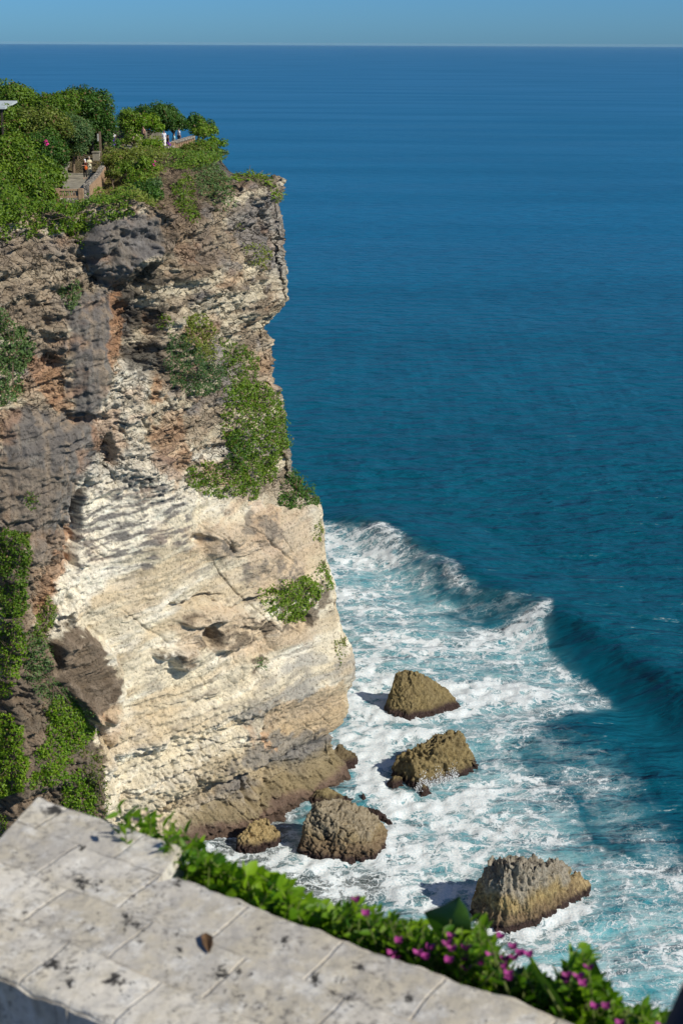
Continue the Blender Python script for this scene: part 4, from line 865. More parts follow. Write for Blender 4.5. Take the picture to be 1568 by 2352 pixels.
balustrade('short tan balustrade with tall slots closing the near end of the walkway', la, (corner[0]-0.3, 107.3), 54.05, 54.66, 8)
V, Fc = prism(thickline((la[0]-.3, 107.35), (corner[0]+0.05, 107.35), 0.34), 52.4, 54.03); tag(mesh_np('retaining_wall', V, Fc, M_RUB, False), 'grey rubble footing wall under the short near balustrade', 'wall')
u0_ = ony(399, 330, 138.5)[:2]; u1_ = ony(443, 320, 147.0)[:2]; u2_ = ony(372, 335, 134.5)[:2]
balustrade('long slotted balustrade of the upper terrace facing the sea', u0_, u1_, 55.05, 55.95, 11)
parapet_wall('low grey wall continuing the upper balustrade to the left', [tuple(u2_), tuple(u0_)], 54.2, 55.75, 0.35, False, 'walls of the upper terrace')
V, Fc = prism(thickline(u0_, u1_, 0.5), 55.952, 56.12)
tag(mesh_np('coping_stones', V, Fc, M_RUB, False), 'rubble coping laid on top of the long upper balustrade', 'coping')
V, Fc = prism([tuple(u2_), tuple(u0_), tuple(u1_), (u1_[0]-5.5, u1_[1]+4), (u2_[0]-6, u2_[1]+10)], 54.6, 55.25); tag(mesh_np('terrace_floor', V, Fc, M_CONC, False), kind='structure')
bw0 = ony(336, 314, 156)[:2]; bw1 = ony(372, 314, 156)[:2]
V, Fc = prism(thickline(bw0, bw1, 0.7), 55.2, 56.0); tag(mesh_np('stone_bench', V, Fc, M_CONC, False), 'long tan stone bench at the back of the upper terrace', 'bench')
# pillar and signpost behind the walkway
p = ony(222, 358, 134); V, Fc = prism([(p[0]-.3, p[1]-.3), (p[0]+.3, p[1]-.3), (p[0]+.3, p[1]+.3), (p[0]-.3, p[1]+.3)], 53.6, p[2]+0.3)
e = empty('stone_pillar', (p[0], p[1], 53.6), 'square grey stone pillar at the far end of the walkway', 'pillar'); off = np.array([p[0], p[1], 53.6])
mesh_np('shaft', [np.array(v)-off for v in V], Fc, M_CONC, False, parent=e)
V, Fc = prism([(-.36, -.36), (.36, -.36), (.36, .36), (-.36, .36)], p[2]+0.302-53.6, p[2]+0.40-53.6); mesh_np('cap', V, Fc, M_CONC, False, parent=e)
p0 = ony(232, 359, 134.5); p1 = ony(231, 302, 134.5)
e = empty('signpost', tuple(p0), 'brown wooden signpost with a narrow white board above the walkway', 'signpost')
V, Fc = prism([(-.10, -.08), (.10, -.08), (.10, .08), (-.10, .08)], -0.3, p1[2]-p0[2]); mesh_np('post', V, Fc, M_BARK, False, parent=e)
V, Fc = prism([(-.22, -.11), (-.08, -.13), (-.08, -.16), (-.22, -.14)], p1[2]-p0[2]-0.85, p1[2]-p0[2]-0.2); mesh_np('sign_board', V, Fc, mat_plain('sign_white', (.55, .55, .52)), False, parent=e)
# pavilion whose roof edge shows at the left
p = ony(-6, 250, 126.0); e = empty('garden_pavilion', (p[0]-2.2, p[1]+2, 54.0), 'flat pale blue grey roof edge of a pavilion among trees at the far left', 'pavilion')
h_ = p[2]-54.0; M_ROOF = mat_plain('pale_roof_sheet', (.50, .56, .58), 0.5, 0.06); M_DK = mat_plain('dark_timber', (.05, .04, .035))
V, Fc = prism([(-3, -2.4), (3.0, -2.4), (3.0, 2.4), (-3, 2.4)], h_, h_+0.16); V = [(x, y, z+(0.35 if y > 0 else 0)) for x, y, z in V]; mesh_np('roof', V, Fc, M_ROOF, False, parent=e)
for sx_ in (-2.6, 2.6):
    for sy_ in (-2.1, 2.1):
        V, Fc = prism([(sx_-.08, sy_-.08), (sx_+.08, sy_-.08), (sx_+.08, sy_+.08), (sx_-.08, sy_+.08)], -0.4, h_-0.01); mesh_np('post', V, Fc, M_DK, False, parent=e)
# turquoise litter caught in the ivy
j = np.argmin((qx-583)**2+(qy-1011)**2+np.where(okc, 0, 1e9)); P = Vc[j]+NNv[j]*1.15
bm = bmesh.new(); bmesh.ops.create_icosphere(bm, subdivisions=2, radius=0.14)
for v in bm.verts: v.co = Vector((v.co.x*0.8, v.co.y*0.6, v.co.z*1.5))*(1+0.5*random.uniform(-1, 1))
me = bpy.data.meshes.new('litter'); bm.to_mesh(me); bm.free(); me.materials.append(mat_plain('turquoise_plastic', (.05, .55, .42), 0.4, 0.1)); o = bpy.data.objects.new('plastic_bag', me); COL.objects.link(o); o.location = P
tag(o, 'crumpled turquoise plastic bag caught in the big shrub mass', 'plastic bag')

# ------------------------------------------------------------------ people
def skin(name, pts, edges, mat, parent, root, sub=1, flat=None):
    me = bpy.data.meshes.new(name); keys = list(pts); ix = {k: i for i, k in enumerate(keys)}
    bm = bmesh.new(); ly = bm.verts.layers.skin.verify()
    vs = [bm.verts.new(pts[k][0]) for k in keys]
    for v, k in zip(vs, keys):
        r = pts[k][1]; r = r if isinstance(r, tuple) else (r, r); v[ly].radius = r; v[ly].use_root = (k == root)
    for a, b in edges: bm.edges.new((vs[ix[a]], vs[ix[b]]))
    bm.to_mesh(me); bm.free()
    o = bpy.data.objects.new(name, me); COL.objects.link(o)
    m = o.modifiers.new('s', 'SKIN'); m.use_smooth_shade = True; m2 = o.modifiers.new('u', 'SUBSURF'); m2.levels = sub; m2.render_levels = sub
    dg = bpy.context.evaluated_depsgraph_get(); dg.update()
    n_ = bpy.data.meshes.new_from_object(o.evaluated_get(dg)); o.modifiers.clear(); o.data = n_; bpy.data.meshes.remove(me)
    n_.materials.clear(); n_.materials.append(mat); o.parent = parent; return o
M_SK = mat_plain('skin', (.42, .25, .17), 0.6, 0.05); M_HAIR = mat_plain('black_hair', (.012, .010, .009), 0.5, 0.2)
def cloth(c, nm): return mat_plain(nm, c, 0.85, 0.1)
def person(label, loc, face, H=1.6, pose='stand', top=(.8, .8, .8), bottom=(.02, .02, .02), skirt=False, hair='short', scarf=None, arms='down', extra=None):
    """face: heading in degrees, 0 looks along +Y"""
    e = empty('person', loc, label, 'person', 'visitors on the headland' if extra is None else None); e.rotation_euler = (0, 0, math.radians(face)); s = H/1.70
    def v(x, y, z): return Vector((x, y, z))*s
    sit = pose == 'sit'; hz = 0.92 if not sit else 0.50
    dz = hz-0.92
    P = {'pel': (v(0,0,hz), (.15*s,.11*s)), 'bel': (v(0,.01,1.08+dz), (.135*s,.10*s)), 'che': (v(0,0,1.28+dz), (.155*s,.11*s)), 'nb': (v(0,-.01,1.43+dz), (.075*s,.07*s)),
         'nk': (v(0,0,1.49+dz), .05*s), 'ch': (v(0,.015,1.545+dz), (.062*s,.075*s)), 'hd': (v(0,.01,1.62+dz), (.078*s,.095*s)), 'ht': (v(0,0,1.68+dz), (.055*s,.07*s)), 'ns': (v(0,.115,1.605+dz), .012*s)}
    E_ = [('pel','bel'),('bel','che'),('che','nb'),('nb','nk'),('nk','ch'),('ch','hd'),('hd','ht'),('hd','ns')]
    for sg, t in ((-1, 'l'), (1, 'r')):
        P['sh'+t] = (v(.17*sg,0,1.38+dz), .055*s)
        if arms == 'front': el, wr, hd_ = v(.24*sg,.06,1.14+dz), v(.10*sg,.28,1.20+dz), (-.45*sg,.85,.1)
        elif arms == 'knee': el, wr, hd_ = v(.25*sg,.20,1.16+dz), v(.13*sg,.43,1.06+dz), (-.3*sg,.8,-.3)
        else: el, wr, hd_ = v(.24*sg,-.02,1.13+dz), v(.26*sg,.06,.88+dz), (0,.15,-.95)
        P['el'+t] = (el, .040*s); P['wr'+t] = (wr, .027*s); hd_ = Vector(hd_).normalized(); side = hd_.cross(Vector((sg, .2, 0.1))).normalized()
        P['pm'+t] = (wr+hd_*.07*s, (.038*s, .022*s))
        E_ += [('che','sh'+t),('sh'+t,'el'+t),('el'+t,'wr'+t),('wr'+t,'pm'+t)]
        for k, L in enumerate((.065,.075,.07,.055)):
            b = wr+hd_*.10*s+side*((k-1.5)*.019*s); curl = Vector((-sg*.018, 0, -.008))*s
            P['f%d%s' % (k, t)] = (b+hd_*L*.5*s+curl*.5, .0085*s); P['g%d%s' % (k, t)] = (b+hd_*L*s+curl*1.6, .007*s); E_ += [('pm'+t,'f%d%s' % (k, t)),('f%d%s' % (k, t),'g%d%s' % (k, t))]
        P['t1'+t] = (wr+hd_*.06*s+side*(-.042*s), .0095*s); P['t2'+t] = (wr+hd_*.10*s+side*(-.052*s), .008*s); E_ += [('pm'+t,'t1'+t),('t1'+t,'t2'+t)]
        if sit: hp, kn, an = v(.09*sg,.02,hz-.01), v(.11*sg,.40,.62 if arms == 'knee' else .48), v(.11*sg,.55 if arms == 'knee' else .44,.08)
        else: hp, kn, an = v(.09*sg,0,.86), v(.10*sg,.02+.03*sg,.48), v(.10*sg,-.02+.05*sg,.08)
        P['hp'+t] = (hp, .09*s); P['kn'+t] = (kn, .058*s); P['an'+t] = (an, .038*s); P['to'+t] = (an+v(.02*sg,.15,-.045), (.04*s,.025*s)); E_ += [('pel','hp'+t),('hp'+t,'kn'+t),('kn'+t,'an'+t),('an'+t,'to'+t)]
    b_ = skin('body', P, E_, M_SK, e, 'pel', 1)
    mt = cloth(top, 'shirt_cloth'); mb = cloth(bottom, 'lower_cloth')
    Q = {k: (P[k][0], tuple(r*1.18 for r in (P[k][1] if isinstance(P[k][1], tuple) else (P[k][1],)*2))) for k in ('pel','bel','che')}; Q['nb'] = (P['nb'][0]-v(0,0,.02), (.085*s,.08*s)); EE = [('pel','bel'),('bel','che'),('che','nb')]
    for t in 'lr':
        Q['sh'+t] = (P['sh'+t][0], .07*s); Q['el'+t] = (P['sh'+t][0].lerp(P['el'+t][0], .95), .058*s); EE += [('che','sh'+t),('sh'+t,'el'+t)]
    skin('shirt', Q, EE, mt, e, 'pel', 1)
    if skirt:
        z1_ = hz*s+0.1; V, Fc = [], []; sg_ = 18
        prof = [(.17, hz+.12), (.185, hz), (.20, hz*.6), (.22, hz*.25), (.23, .06)] if not sit else [(.18, hz+.1), (.25, hz-.02), (.30, hz*.5), (.32, .05)]
        for r_, z_ in prof:
            for k in range(sg_):
                a_ = 2*math.pi*k/sg_; w_ = 1+0.06*math.sin(5*a_); V.append((r_*w_*math.cos(a_)*s, (r_*.85*w_*math.sin(a_)+(.2*(1-z_/hz) if sit else 0))*s, z_*s))
        for i in range(len(prof)-1):
            for k in range(sg_): Fc.append((i*sg_+k, i*sg_+(k+1) % sg_, (i+1)*sg_+(k+1) % sg_, (i+1)*sg_+k))
        mesh_np('sarong', V, Fc, mb, True, parent=e)
    else:
        Q = {'pel': (P['pel'][0]+v(0,0,.02), (.165*s,.125*s))}; EE = []
        for t in 'lr':
            Q['hp'+t] = (P['hp'+t][0], .105*s); Q['kn'+t] = (P['kn'+t][0], .075*s); Q['an'+t] = (P['kn'+t][0].lerp(P['an'+t][0], .9), .058*s); EE += [('pel','hp'+t),('hp'+t,'kn'+t),('kn'+t,'an'+t)]
        skin('trousers', Q, EE, mb, e, 'pel', 1)
    def ball(nm, c, rad, m, z0=-1.0):
        bm = bmesh.new(); bmesh.ops.create_uvsphere(bm, u_segments=14, v_segments=10, radius=1)
        for q in bm.verts: q.co = Vector((q.co.x*rad[0], q.co.y*rad[1], q.co.z*rad[2]))*s+c
        me = bpy.data.meshes.new(nm); bm.to_mesh(me); bm.free(); me.materials.append(m); me.polygons.foreach_set('use_smooth', np.full(len(me.polygons), True))
        o = bpy.data.objects.new(nm, me); COL.objects.link(o); o.parent = e; return o
    hm = M_HAIR if scarf is None else cloth(scarf, 'headscarf_cloth')
    ball('hair' if scarf is None else 'headscarf', v(0,-.022,1.645+dz), (.093,.10,.10), hm)
    if hair == 'long' or scarf is not None: ball('long_hair' if scarf is None else 'scarf_drape', v(0,-.06,1.48+dz), (.10,.06,.17), hm)
    for sg in (-1, 1): ball('eye', v(.03*sg,.088,1.625+dz), (.012,.008,.009), M_HAIR)
    ball('mouth', v(0,.088,1.565+dz), (.022,.008,.007), cloth((.35,.10,.09), 'lips'))
    return e
ground = lambda x, y, Yd: ony(x, y, Yd)
def onfloor(x, y, z): q = onz(x, y, z); return (q[0], q[1], z)
person('person with white headscarf, black clothes and orange bag on the walkway', onfloor(197, 411, FZ), 150, 1.62, top=(.02,.02,.022), bottom=(.015,.015,.018), scarf=(.75,.75,.78), arms='front')
person('person in cream yellow clothes close beside the one in black on the walkway', onfloor(207, 402, FZ), 200, 1.55, top=(.66,.62,.42), bottom=(.60,.56,.40), skirt=True, scarf=(.45,.45,.42), arms='front')
q = ony(262, 339, 143); person('person in black and white top and long purple sarong in the shade of the grove', tuple(q), 180, 1.60, top=(.72,.72,.72), bottom=(.12,.03,.42), skirt=True, hair='long')
person('person in peach top half hidden by bushes left of the stone bench', (ony(330, 308, 150)[0], 150, 55.25), 150, 1.6, top=(.55,.32,.24), bottom=(.03,.03,.03))
person('person in white shirt and white skirt with dark hair by the upper balustrade', (ony(377, 312, 144)[0], 144, 55.25), 200, 1.55, top=(.70,.70,.78), bottom=(.72,.70,.72), skirt=True, hair='long')
person('seated person with long dark hair and purple sarong facing the sea', (ony(386, 318, 142.5)[0], 142.5, 55.25), -60, 1.6, pose='sit', top=(.10,.05,.05), bottom=(.14,.04,.30), skirt=True, hair='long')
person('seated person in pale cyan shirt between the dark haired one and white shirt one', (ony(400, 318, 145)[0], 145, 55.27), -60, 1.6, pose='sit', top=(.45,.72,.72), bottom=(.10,.10,.14))
person('person in plain white shirt leaning at the right of the upper balustrade', (ony(411, 312, 147)[0], 147, 55.25), -50, 1.60, top=(.85,.85,.86), bottom=(.05,.06,.09))
# orange bag hangs from the first visitor's arm
q = onfloor(199, 411, FZ); bm = bmesh.new(); bmesh.ops.create_cube(bm, size=1)
bmesh.ops.bevel(bm, geom=bm.edges[:], offset=0.25, segments=3, affect='EDGES')
for v in bm.verts: v.co = Vector((v.co.x*0.26, v.co.y*0.12, v.co.z*0.30*(1-0.15*v.co.z)))
k0 = len(bm.verts); me = bpy.data.meshes.new('bag'); bm.to_mesh(me); bm.free(); me.materials.append(cloth((.75,.16,.03), 'orange_cloth'))
e = empty('shoulder_bag', (q[0]+0.05, q[1]-0.22, FZ+0.95), 'orange bag carried by the person with the white headscarf', 'bag'); o = bpy.data.objects.new('bag_body', me); COL.objects.link(o); o.parent = e
V, Fc = tube([(-.1, .02, .12), (-.07, .05, .35), (0, .12, .48), (.07, .05, .35), (.1, .02, .12)], [.012]*5, 6); mesh_np('strap', V, Fc, cloth((.5,.1,.03), 'strap_cloth'), True, parent=e)

# ------------------------------------------------------------------ the near clifftop, the parapet in front and the planting
WZ = 63.4
A1 = onz(469, 2031, WZ); A2 = onz(1329, 2344, WZ)
wd = (A2-A1)[:2]; wd /= np.linalg.norm(wd); wn = np.array([wd[1], -wd[0]])   # wn points from the outer edge to the photographer
if wn[1] > 0: wn = -wn
def loc_st(P): q = np.asarray(P)[..., :2]-A1[:2]; return q@wd, q@wn
#PART4
def wpt(s_, t_, z=WZ): q = A1[:2]+wd*s_+wn*t_; return np.array([q[0], q[1], z])
def st_at(x, y, z=WZ): return loc_st(onz(x, y, z))
def mat_wall():
    n = NT('weathered_limestone'); st = n.attr('st').outputs['Color']; sp_ = n.attr('spot').outputs['Fac']; p = n.pos()
    wob = n.n('ShaderNodeTexNoise', i={'Vector': p, 'Scale': 14.0, 'Detail': 3}).outputs['Color']
    w = n.n('ShaderNodeVectorMath', operation='SCALE', i={0: wob, 'Scale': 0.012}).outputs[0]; stw = n.n('ShaderNodeVectorMath', operation='ADD', i={0: st, 1: w}).outputs[0]
    b = n.n('ShaderNodeTexBrick', offset=0.42, i={'Vector': stw, 'Scale': 1.0, 'Mortar Size': 0.0035, 'Mortar Smooth': 0.9, 'Bias': 0.0, 'Brick Width': 0.215, 'Row Height': 0.1365, 'Color1': (0, 0, 0, 1), 'Color2': (1, 1, 1, 1), 'Mortar': (0.5, 0.5, 0.5, 1)})
    g = n.n('ShaderNodeSeparateColor', i={0: b.outputs['Color']}).outputs[0]
    base = n.mix(g, (0.44, 0.42, 0.385, 1), (0.71, 0.68, 0.61, 1))
    big = n.noise(p, 9, 5, 0.65); base = n.mix(n.mapr(big, 0.42, 0.62, 0, 0.6), base, (0.52, 0.47, 0.36, 1)); base = n.mix(n.mapr(n.noise(p, 17, 5, 0.7), 0.48, 0.68, 0, 0.7), base, (0.72, 0.72, 0.70, 1))
    mm = n.math('MULTIPLY', b.outputs['Fac'], n.mapr(n.noise(p, 12, 4, 0.7), 0.38, 0.62)); base = n.mix(n.math('MULTIPLY', mm, 0.75), base, n.mix(n.mapr(n.noise(p, 5, 2), 0.46, 0.54), (0.62, 0.54, 0.42, 1), (0.16, 0.14, 0.12, 1)))
    fine = n.noise(p, 60, 5, 0.75); base = n.mix(n.math('MULTIPLY', n.mapr(fine, 0.38, 0.50, 0.8, 0), n.mapr(n.noise(p, 7, 4), 0.42, 0.62, 0.25, 1.0)), base, (0.16, 0.15, 0.14, 1))
    l = n.noise(p, 34, 5, 0.8, 0.4); m = n.mapr(n.math('ADD', l, n.math('MULTIPLY', sp_, 0.16)), 0.61, 0.67); base = n.mix(m, base, (0.05, 0.048, 0.045, 1))
    return n.done(base, 0.85, n.bump(n.math('ADD', n.math('MULTIPLY', b.outputs['Fac'], -0.6), n.math('ADD', big, n.math('MULTIPLY', fine, 0.5))), 0.6, 0.008), 0.2)
M_WALL = mat_wall(); M_WBODY = mat_plain('rough_wall_stone', (.24, .24, .235), 0.9, 0.3, 9, 0.4)
wall = empty('stone_parapet_wall', tuple(wpt(0.4, 0.2, 62.5)), 'wide pale limestone parapet wall with black lichen crossing the bottom left of the photo', 'wall'); woff = np.array(wall.location)
# cap: L-shaped top, finely gridded
ns, nt = 420, 110; s0, s1 = -0.55, 1.75
sg = np.linspace(s0, s1, ns); tg = np.linspace(0, 1, nt)
SS, TT = np.meshgrid(sg, tg, indexing='ij')
ends = lambda t: -0.495+0.30*t                       # skewed free end of the wall
def outer(s_): return np.where(s_ < -0.05, -0.09, 0.0+0.03*np.exp(-(np.maximum(s_+0.05, 0)/0.10)**2))
t_in = 0.43
def topmesh(sa, sb, touter, nS):
    s_ = np.linspace(0, 1, nS)[:, None]; t_ = (touter+(t_in-touter)*np.linspace(0, 1, nt))[None, :]; sb = sb(t_) if callable(sb) else sb
    s_ = (sa(t_) if callable(sa) else sa+0*t_)*(1-s_)+sb*s_; t_ = t_+0*s_
    return s_, t_
def slab(name, sa, sb, to, nS, thick, notch=False):
    s_, t_ = topmesh(sa, sb, to, nS)
    if notch: tn = 0.043*smooth(-0.045, -0.088, s_); t_ = t_in-(t_in-t_)*(t_in-tn)/(t_in-to)
    ee = np.minimum(np.minimum(np.abs(t_-to), np.abs(t_-t_in)), 9)
    z = 0.004*fbm(s_*6, t_*6, 0*s_, 3, 701)+0.0015*fbm(s_*30, t_*30, 0*s_, 3, 702)-0.012*smooth(0.02, 0, ee)**2*(1+0.8*fbm(s_*12, t_*0+1, 0*s_, 2, 703))
    edge = 0.006*fbm(s_*15, 0*s_, 0*s_, 3, 704)*smooth(0.06, 0, np.abs(t_-to)); t2 = t_+edge
    P = np.stack([A1[0]+wd[0]*s_+wn[0]*t2, A1[1]+wd[1]*s_+wn[1]*t2, WZ+z], -1)
    nS_, nT_ = s_.shape; V = P.reshape(-1, 3); st = np.stack([s_, t_-0.023+0.0, 0*s_], -1).reshape(-1, 3)
    Fc = [tuple(f) for f in grid_faces(nS_, nT_)]
    ring = [(i, 0) for i in range(nS_)]+[(nS_-1, j) for j in range(1, nT_)]+[(i, nT_-1) for i in range(nS_-2, -1, -1)]+[(0, j) for j in range(nT_-2, 0, -1)]
    ri = [i*nT_+j for i, j in ring]; k = len(V); low = V[ri].copy(); low[:, 2] = WZ-thick; V = np.concatenate([V, low, V[ri]]); st = np.concatenate([st, st[ri], st[ri]])
    m = len(ri); Fc += [(k+m+a, k+a, k+(a+1) % m, k+m+(a+1) % m) for a in range(m)]
    spot = np.zeros(len(V)); qx_, qy_, _ = proj(V)
    for a, b, r_ in [(275,140,40),(215,155,18),(410,495,55),(470,510,40),(690,715,55),(630,680,40),(565,975,50),(330,950,75),(250,900,50),(1150,1000,60),(1180,930,40),(1080,950,60),(880,825,22),(825,930,24),(120,640,17),(405,320,18),(870,500,30),(1540,970,30),(1400,780,40),(1270,1020,20),(1750,900,40),(1700,1050,60),(880,480,25),(2000,1050,30),(1060,690,18),(1265,720,14),(1950,900,25)]:
        spot = np.maximum(spot, np.exp(-(((qx_-a*.4688)**2+(qy_-1796.7-b*.4688)**2)/(r_*.4688)**2)))
    o = mesh_np(name, V-woff, Fc, M_WALL, True, {'st': st, 'spot': spot}, parent=wall)
    return o
slab('cap_slab', lambda t: ends(t), lambda t: -0.087+0.28*(t-0.043), -0.10, 90, 0.11)
slab('cap_slab', lambda t: -0.0858+0.28*(t-0.043), 1.75, 0.0, 330, 0.10, True)
def stbox(sa, sb, ta, tb, za, zb):
    return prism([tuple(wpt(a, b)[:2]) for a, b in ((sa, ta), (sb, ta), (sb, tb), (sa, tb))], za, zb)
V, Fc = join([stbox(-0.36, 1.75, 0.06, 0.385, 62.3, WZ-0.115)]); mesh_np('wall_body', [np.array(v)-woff for v in V], Fc, M_WBODY, False, parent=wall)
V, Fc = join([stbox(-0.045, 0.05, -0.03, 0.010, WZ-0.14, WZ-0.055), stbox(0.052, 0.10, -0.018, 0.010, WZ-0.12, WZ-0.03)]); mesh_np('broken_mortar', [np.array(v)-woff for v in V], Fc, mat_plain('pale_mortar', (.62, .60, .55), .9, .2, 30, .5), False, parent=wall)
# brown dead leaf on the wall
def leaf_mesh(P, ax, nr, L, Wd, fold=0.25, curl=0.0):
    P, ax, nr = (np.asarray(a, float) for a in (P, ax, nr)); n = len(P); ax = ax/np.linalg.norm(ax, axis=1)[:, None]; nr = nr-(nr*ax).sum(1)[:, None]*ax; nr /= np.linalg.norm(nr, axis=1)[:, None]+1e-9
    sd_ = np.cross(ax, nr); L = np.broadcast_to(L, n)[:, None]; Wd = np.broadcast_to(Wd, n)[:, None]
    q = lambda a, w_, h_: P+ax*L*a+sd_*Wd*w_+nr*(L*h_)
    pts = [q(0, 0, 0), q(.5, 0, -.03), q(1, 0, -curl), q(.28, .46, fold*.25), q(.66, .40, fold*.2-curl*.4), q(.28, -.46, fold*.25), q(.66, -.40, fold*.2-curl*.4)]
    V = np.stack(pts, 1).reshape(-1, 3); b = np.arange(n)[:, None]*7
    Fc = np.concatenate([b+np.array([[0, 1, 2, 4, 3]]), b+np.array([[0, 5, 6, 2, 1]])]); return V, Fc
p = onz(472, 2142, WZ+0.003); d = onz(479, 2186, WZ+0.003)-p
V, Fc = leaf_mesh([p], [d], [(0.15, -0.1, 0.98)], 0.070, 0.024, 0.35, -0.03); tag(mesh_np('dead_leaf', V, Fc, mat_plain('dry_brown', (.12, .07, .035), .8, .4, 60), False), 'curled brown dead leaf lying on top of the limestone wall', 'leaf')
# paving and the clifftop the photographer stands on
V, Fc = prism([tuple(wpt(a, b)[:2]) for a, b in ((-6, 0.386), (9, 0.386), (9, 7), (-6, 7))], 61.9, 62.75); tag(mesh_np('paving', V, Fc, mat_plain('grey_paving', (.22, .22, .22), .85, .25, 3), False), kind='structure')
nA, nZ_ = 160, 60; V = []
for i in range(nZ_):
    for k in range(nA):
        a = 2*math.pi*k/nA; ca_, sa_ = math.cos(a), math.sin(a); r_ = 1/max(abs(ca_)/9.0, abs(sa_)/3.6)**1.0
        c0 = wpt(1.0, 3.2, 0)[:2]; q = c0+wd*ca_*r_+wn*sa_*r_*1.0; V.append((q[0], q[1], -3+65.15*i/(nZ_-1)))
V = np.array(V); cc_ = np.array([*wpt(1.0, 3.2, 0)[:2]]); dr = V[:, :2]-cc_; dr /= np.linalg.norm(dr, axis=1)[:, None]
am = (0.5+1.2*smooth(61, 55, V[:, 2]))*fbm(V[:, 0]*.2, V[:, 1]*.2, V[:, 2]*.2, 4, 711); am = am*smooth(62.2, 60.5, V[:, 2]); V[:, :2] += dr*am[:, None]
Fc = [(i*nA+k, i*nA+(k+1) % nA, (i+1)*nA+(k+1) % nA, (i+1)*nA+k) for i in range(nZ_-1) for k in range(nA)]+[tuple((nZ_-1)*nA+k for k in range(nA))]
tag(mesh_np('near_clifftop', V, Fc, mat_plain('brown_soil', (.13, .095, .06), .95, .3, 2, .5), True), kind='structure')

# planting along the outer side of the wall
TOPL = np.array([(255,1855),(275,1846),(300,1862),(340,1866),(375,1875),(400,1905),(430,1925),(470,1955),(520,1988),(560,1998),(600,1985),(640,2025),(700,2060),(760,2085),(800,2068),(830,2060),(870,2098),(930,2118),(980,2115),(1050,2125),(1080,2105),(1110,2112),(1130,2165),(1170,2205),(1220,2235),(1280,2270),(1310,2200),(1330,2162),(1352,2180),(1370,2250),(1400,2290),(1440,2312),(1470,2302),(1500,2322),(1545,2335),(1600,2360)], float)
EDGE = np.array([(89,1829),(424,1945),(430,2010),(572,2078),(881,2181),(1329,2344),(1600,2452)], float)
GOFF = 0
def plane_pt(x, y, off):
    """point of the sight line through (x, y) on the upright plane parallel to the wall, off metres outside it"""
    d = ray(x, y); n = np.array([wn[0], wn[1]]); t = ((A1[:2]@n)-off)/(d[0]*n[0]+d[1]*n[1]); return np.array([d[0]*t, d[1]*t, CAMZ+d[2]*t])
def shrub(label, xa, xb, mat, nsh, L=0.030, Wr=0.5, hue=0.5, offs=(0.03, 0.28), flowers=(), fmat=None, cat='shrub', name='garden_shrub', spread=0.5, lv=13):
    base = plane_pt((xa+xb)/2, np.interp((xa+xb)/2, EDGE[:, 0], EDGE[:, 1]), 0.20); base[2] = 62.1
    off = base.copy(); e = empty(name, tuple(base), label, cat, 'plants along the outer side of the limestone wall')
    LP, LA, LN, LH = [], [], [], []; st_ = []
    for k in range(nsh):
        x = rng.uniform(xa, xb); yt = np.interp(x, TOPL[:, 0], TOPL[:, 1]); ye = np.interp(x, EDGE[:, 0], EDGE[:, 1])+4
        u = rng.uniform(0, 1)**1.15; y = yt+(ye-yt)*u; o_ = offs[0]+(offs[1]-offs[0])*rng.uniform(0, 1)*(0.35+0.65*(1-u))+0.02
        E_ = plane_pt(x, y, o_); B = base+np.array([*(wd*rng.normal()*0.06), 0])+np.array([*(wn*rng.normal()*0.02), 0])
        up_ = np.array([rng.normal()*spread, rng.normal()*spread, 1.0]); up_ /= np.linalg.norm(up_); Mx = E_-up_*0.14
        path = [B, (B*0.45+Mx*0.55), Mx, E_-up_*0.06, E_]
        V, Fc = tube([q-off for q in path], [.006, .0045, .0028, .0018, .001], 5); st_.append((V, Fc)); dk = rng.normal()*0.18
        for m_ in range(lv):
            f_ = m_/lv; c = Mx*(1-f_)+E_*f_ if f_ < .6 else (E_-up_*0.06)*(1-(f_-.6)/.4)+E_*((f_-.6)/.4)
            an = m_*2.4+rng.uniform(0, 1); h1 = np.cross(up_, (0.3, 0.5, 0.1)); h1 /= np.linalg.norm(h1); h2 = np.cross(up_, h1); hd = h1*math.cos(an)+h2*math.sin(an)
            LP.append(c-off); LA.append(hd*0.8+up_*rng.uniform(0.1, 0.9)); LN.append(up_+rng.normal(size=3)*0.35); LH.append(hue-0.12+dk*1.3+0.35*(f_-.5)+rng.normal()*0.15)
    n = len(LP); Ls = L*rng.uniform(0.6, 1.25, n); V, Fc = leaf_mesh(LP, LA, LN, Ls, Ls*Wr, 0.35, 0.08)
    mesh_np('foliage', V, Fc, mat, True, {'hue': np.repeat(np.clip(LH, 0, 1), 7)}, parent=e)
    V, Fc = join(st_); mesh_np('stem', V, Fc, M_GST, True, parent=e)
    for fx_, fy_, k in flowers:
        c = plane_pt(fx_, fy_, rng.uniform(0.0, 0.05)+0.015); P_, A_, N_ = [], [], []
        for m_ in range((k+1)//2):
            cc2 = c+rng.normal(size=3)*0.011-off
            for w_ in range(3):
                an = w_*2.094+rng.uniform(0, 1); P_.append(cc2); A_.append((math.cos(an), math.sin(an)*.8, 0.9)); N_.append((-math.cos(an), -math.sin(an), 0.9))
        V, Fc = leaf_mesh(P_, A_, N_, 0.016, 0.014, 0.6, -0.1); fo_ = mesh_np('flower', V, Fc, fmat or M_MAG, False, parent=e)
    return e
M_GST = mat_plain('green_stem', (.10, .13, .03), 0.7, 0.3, 30)
FLW = [(896,2185,4),(959,2196,5),(905,2190,3),(1040,2170,4),(1081,2207,5),(1037,2203,4),(1074,2222,4),(1148,2203,5),(1166,2192,4),(1177,2229,6),(1321,2236,6),(1314,2259,5),(852,2096,2),(822,2077,2),(1377,2321,3),(1205,2198,3),(1440,2345,2),(1500,2345,2),(1000,2180,2)]
fl_ = lambda a, b: [f for f in FLW if a <= f[0] < b]
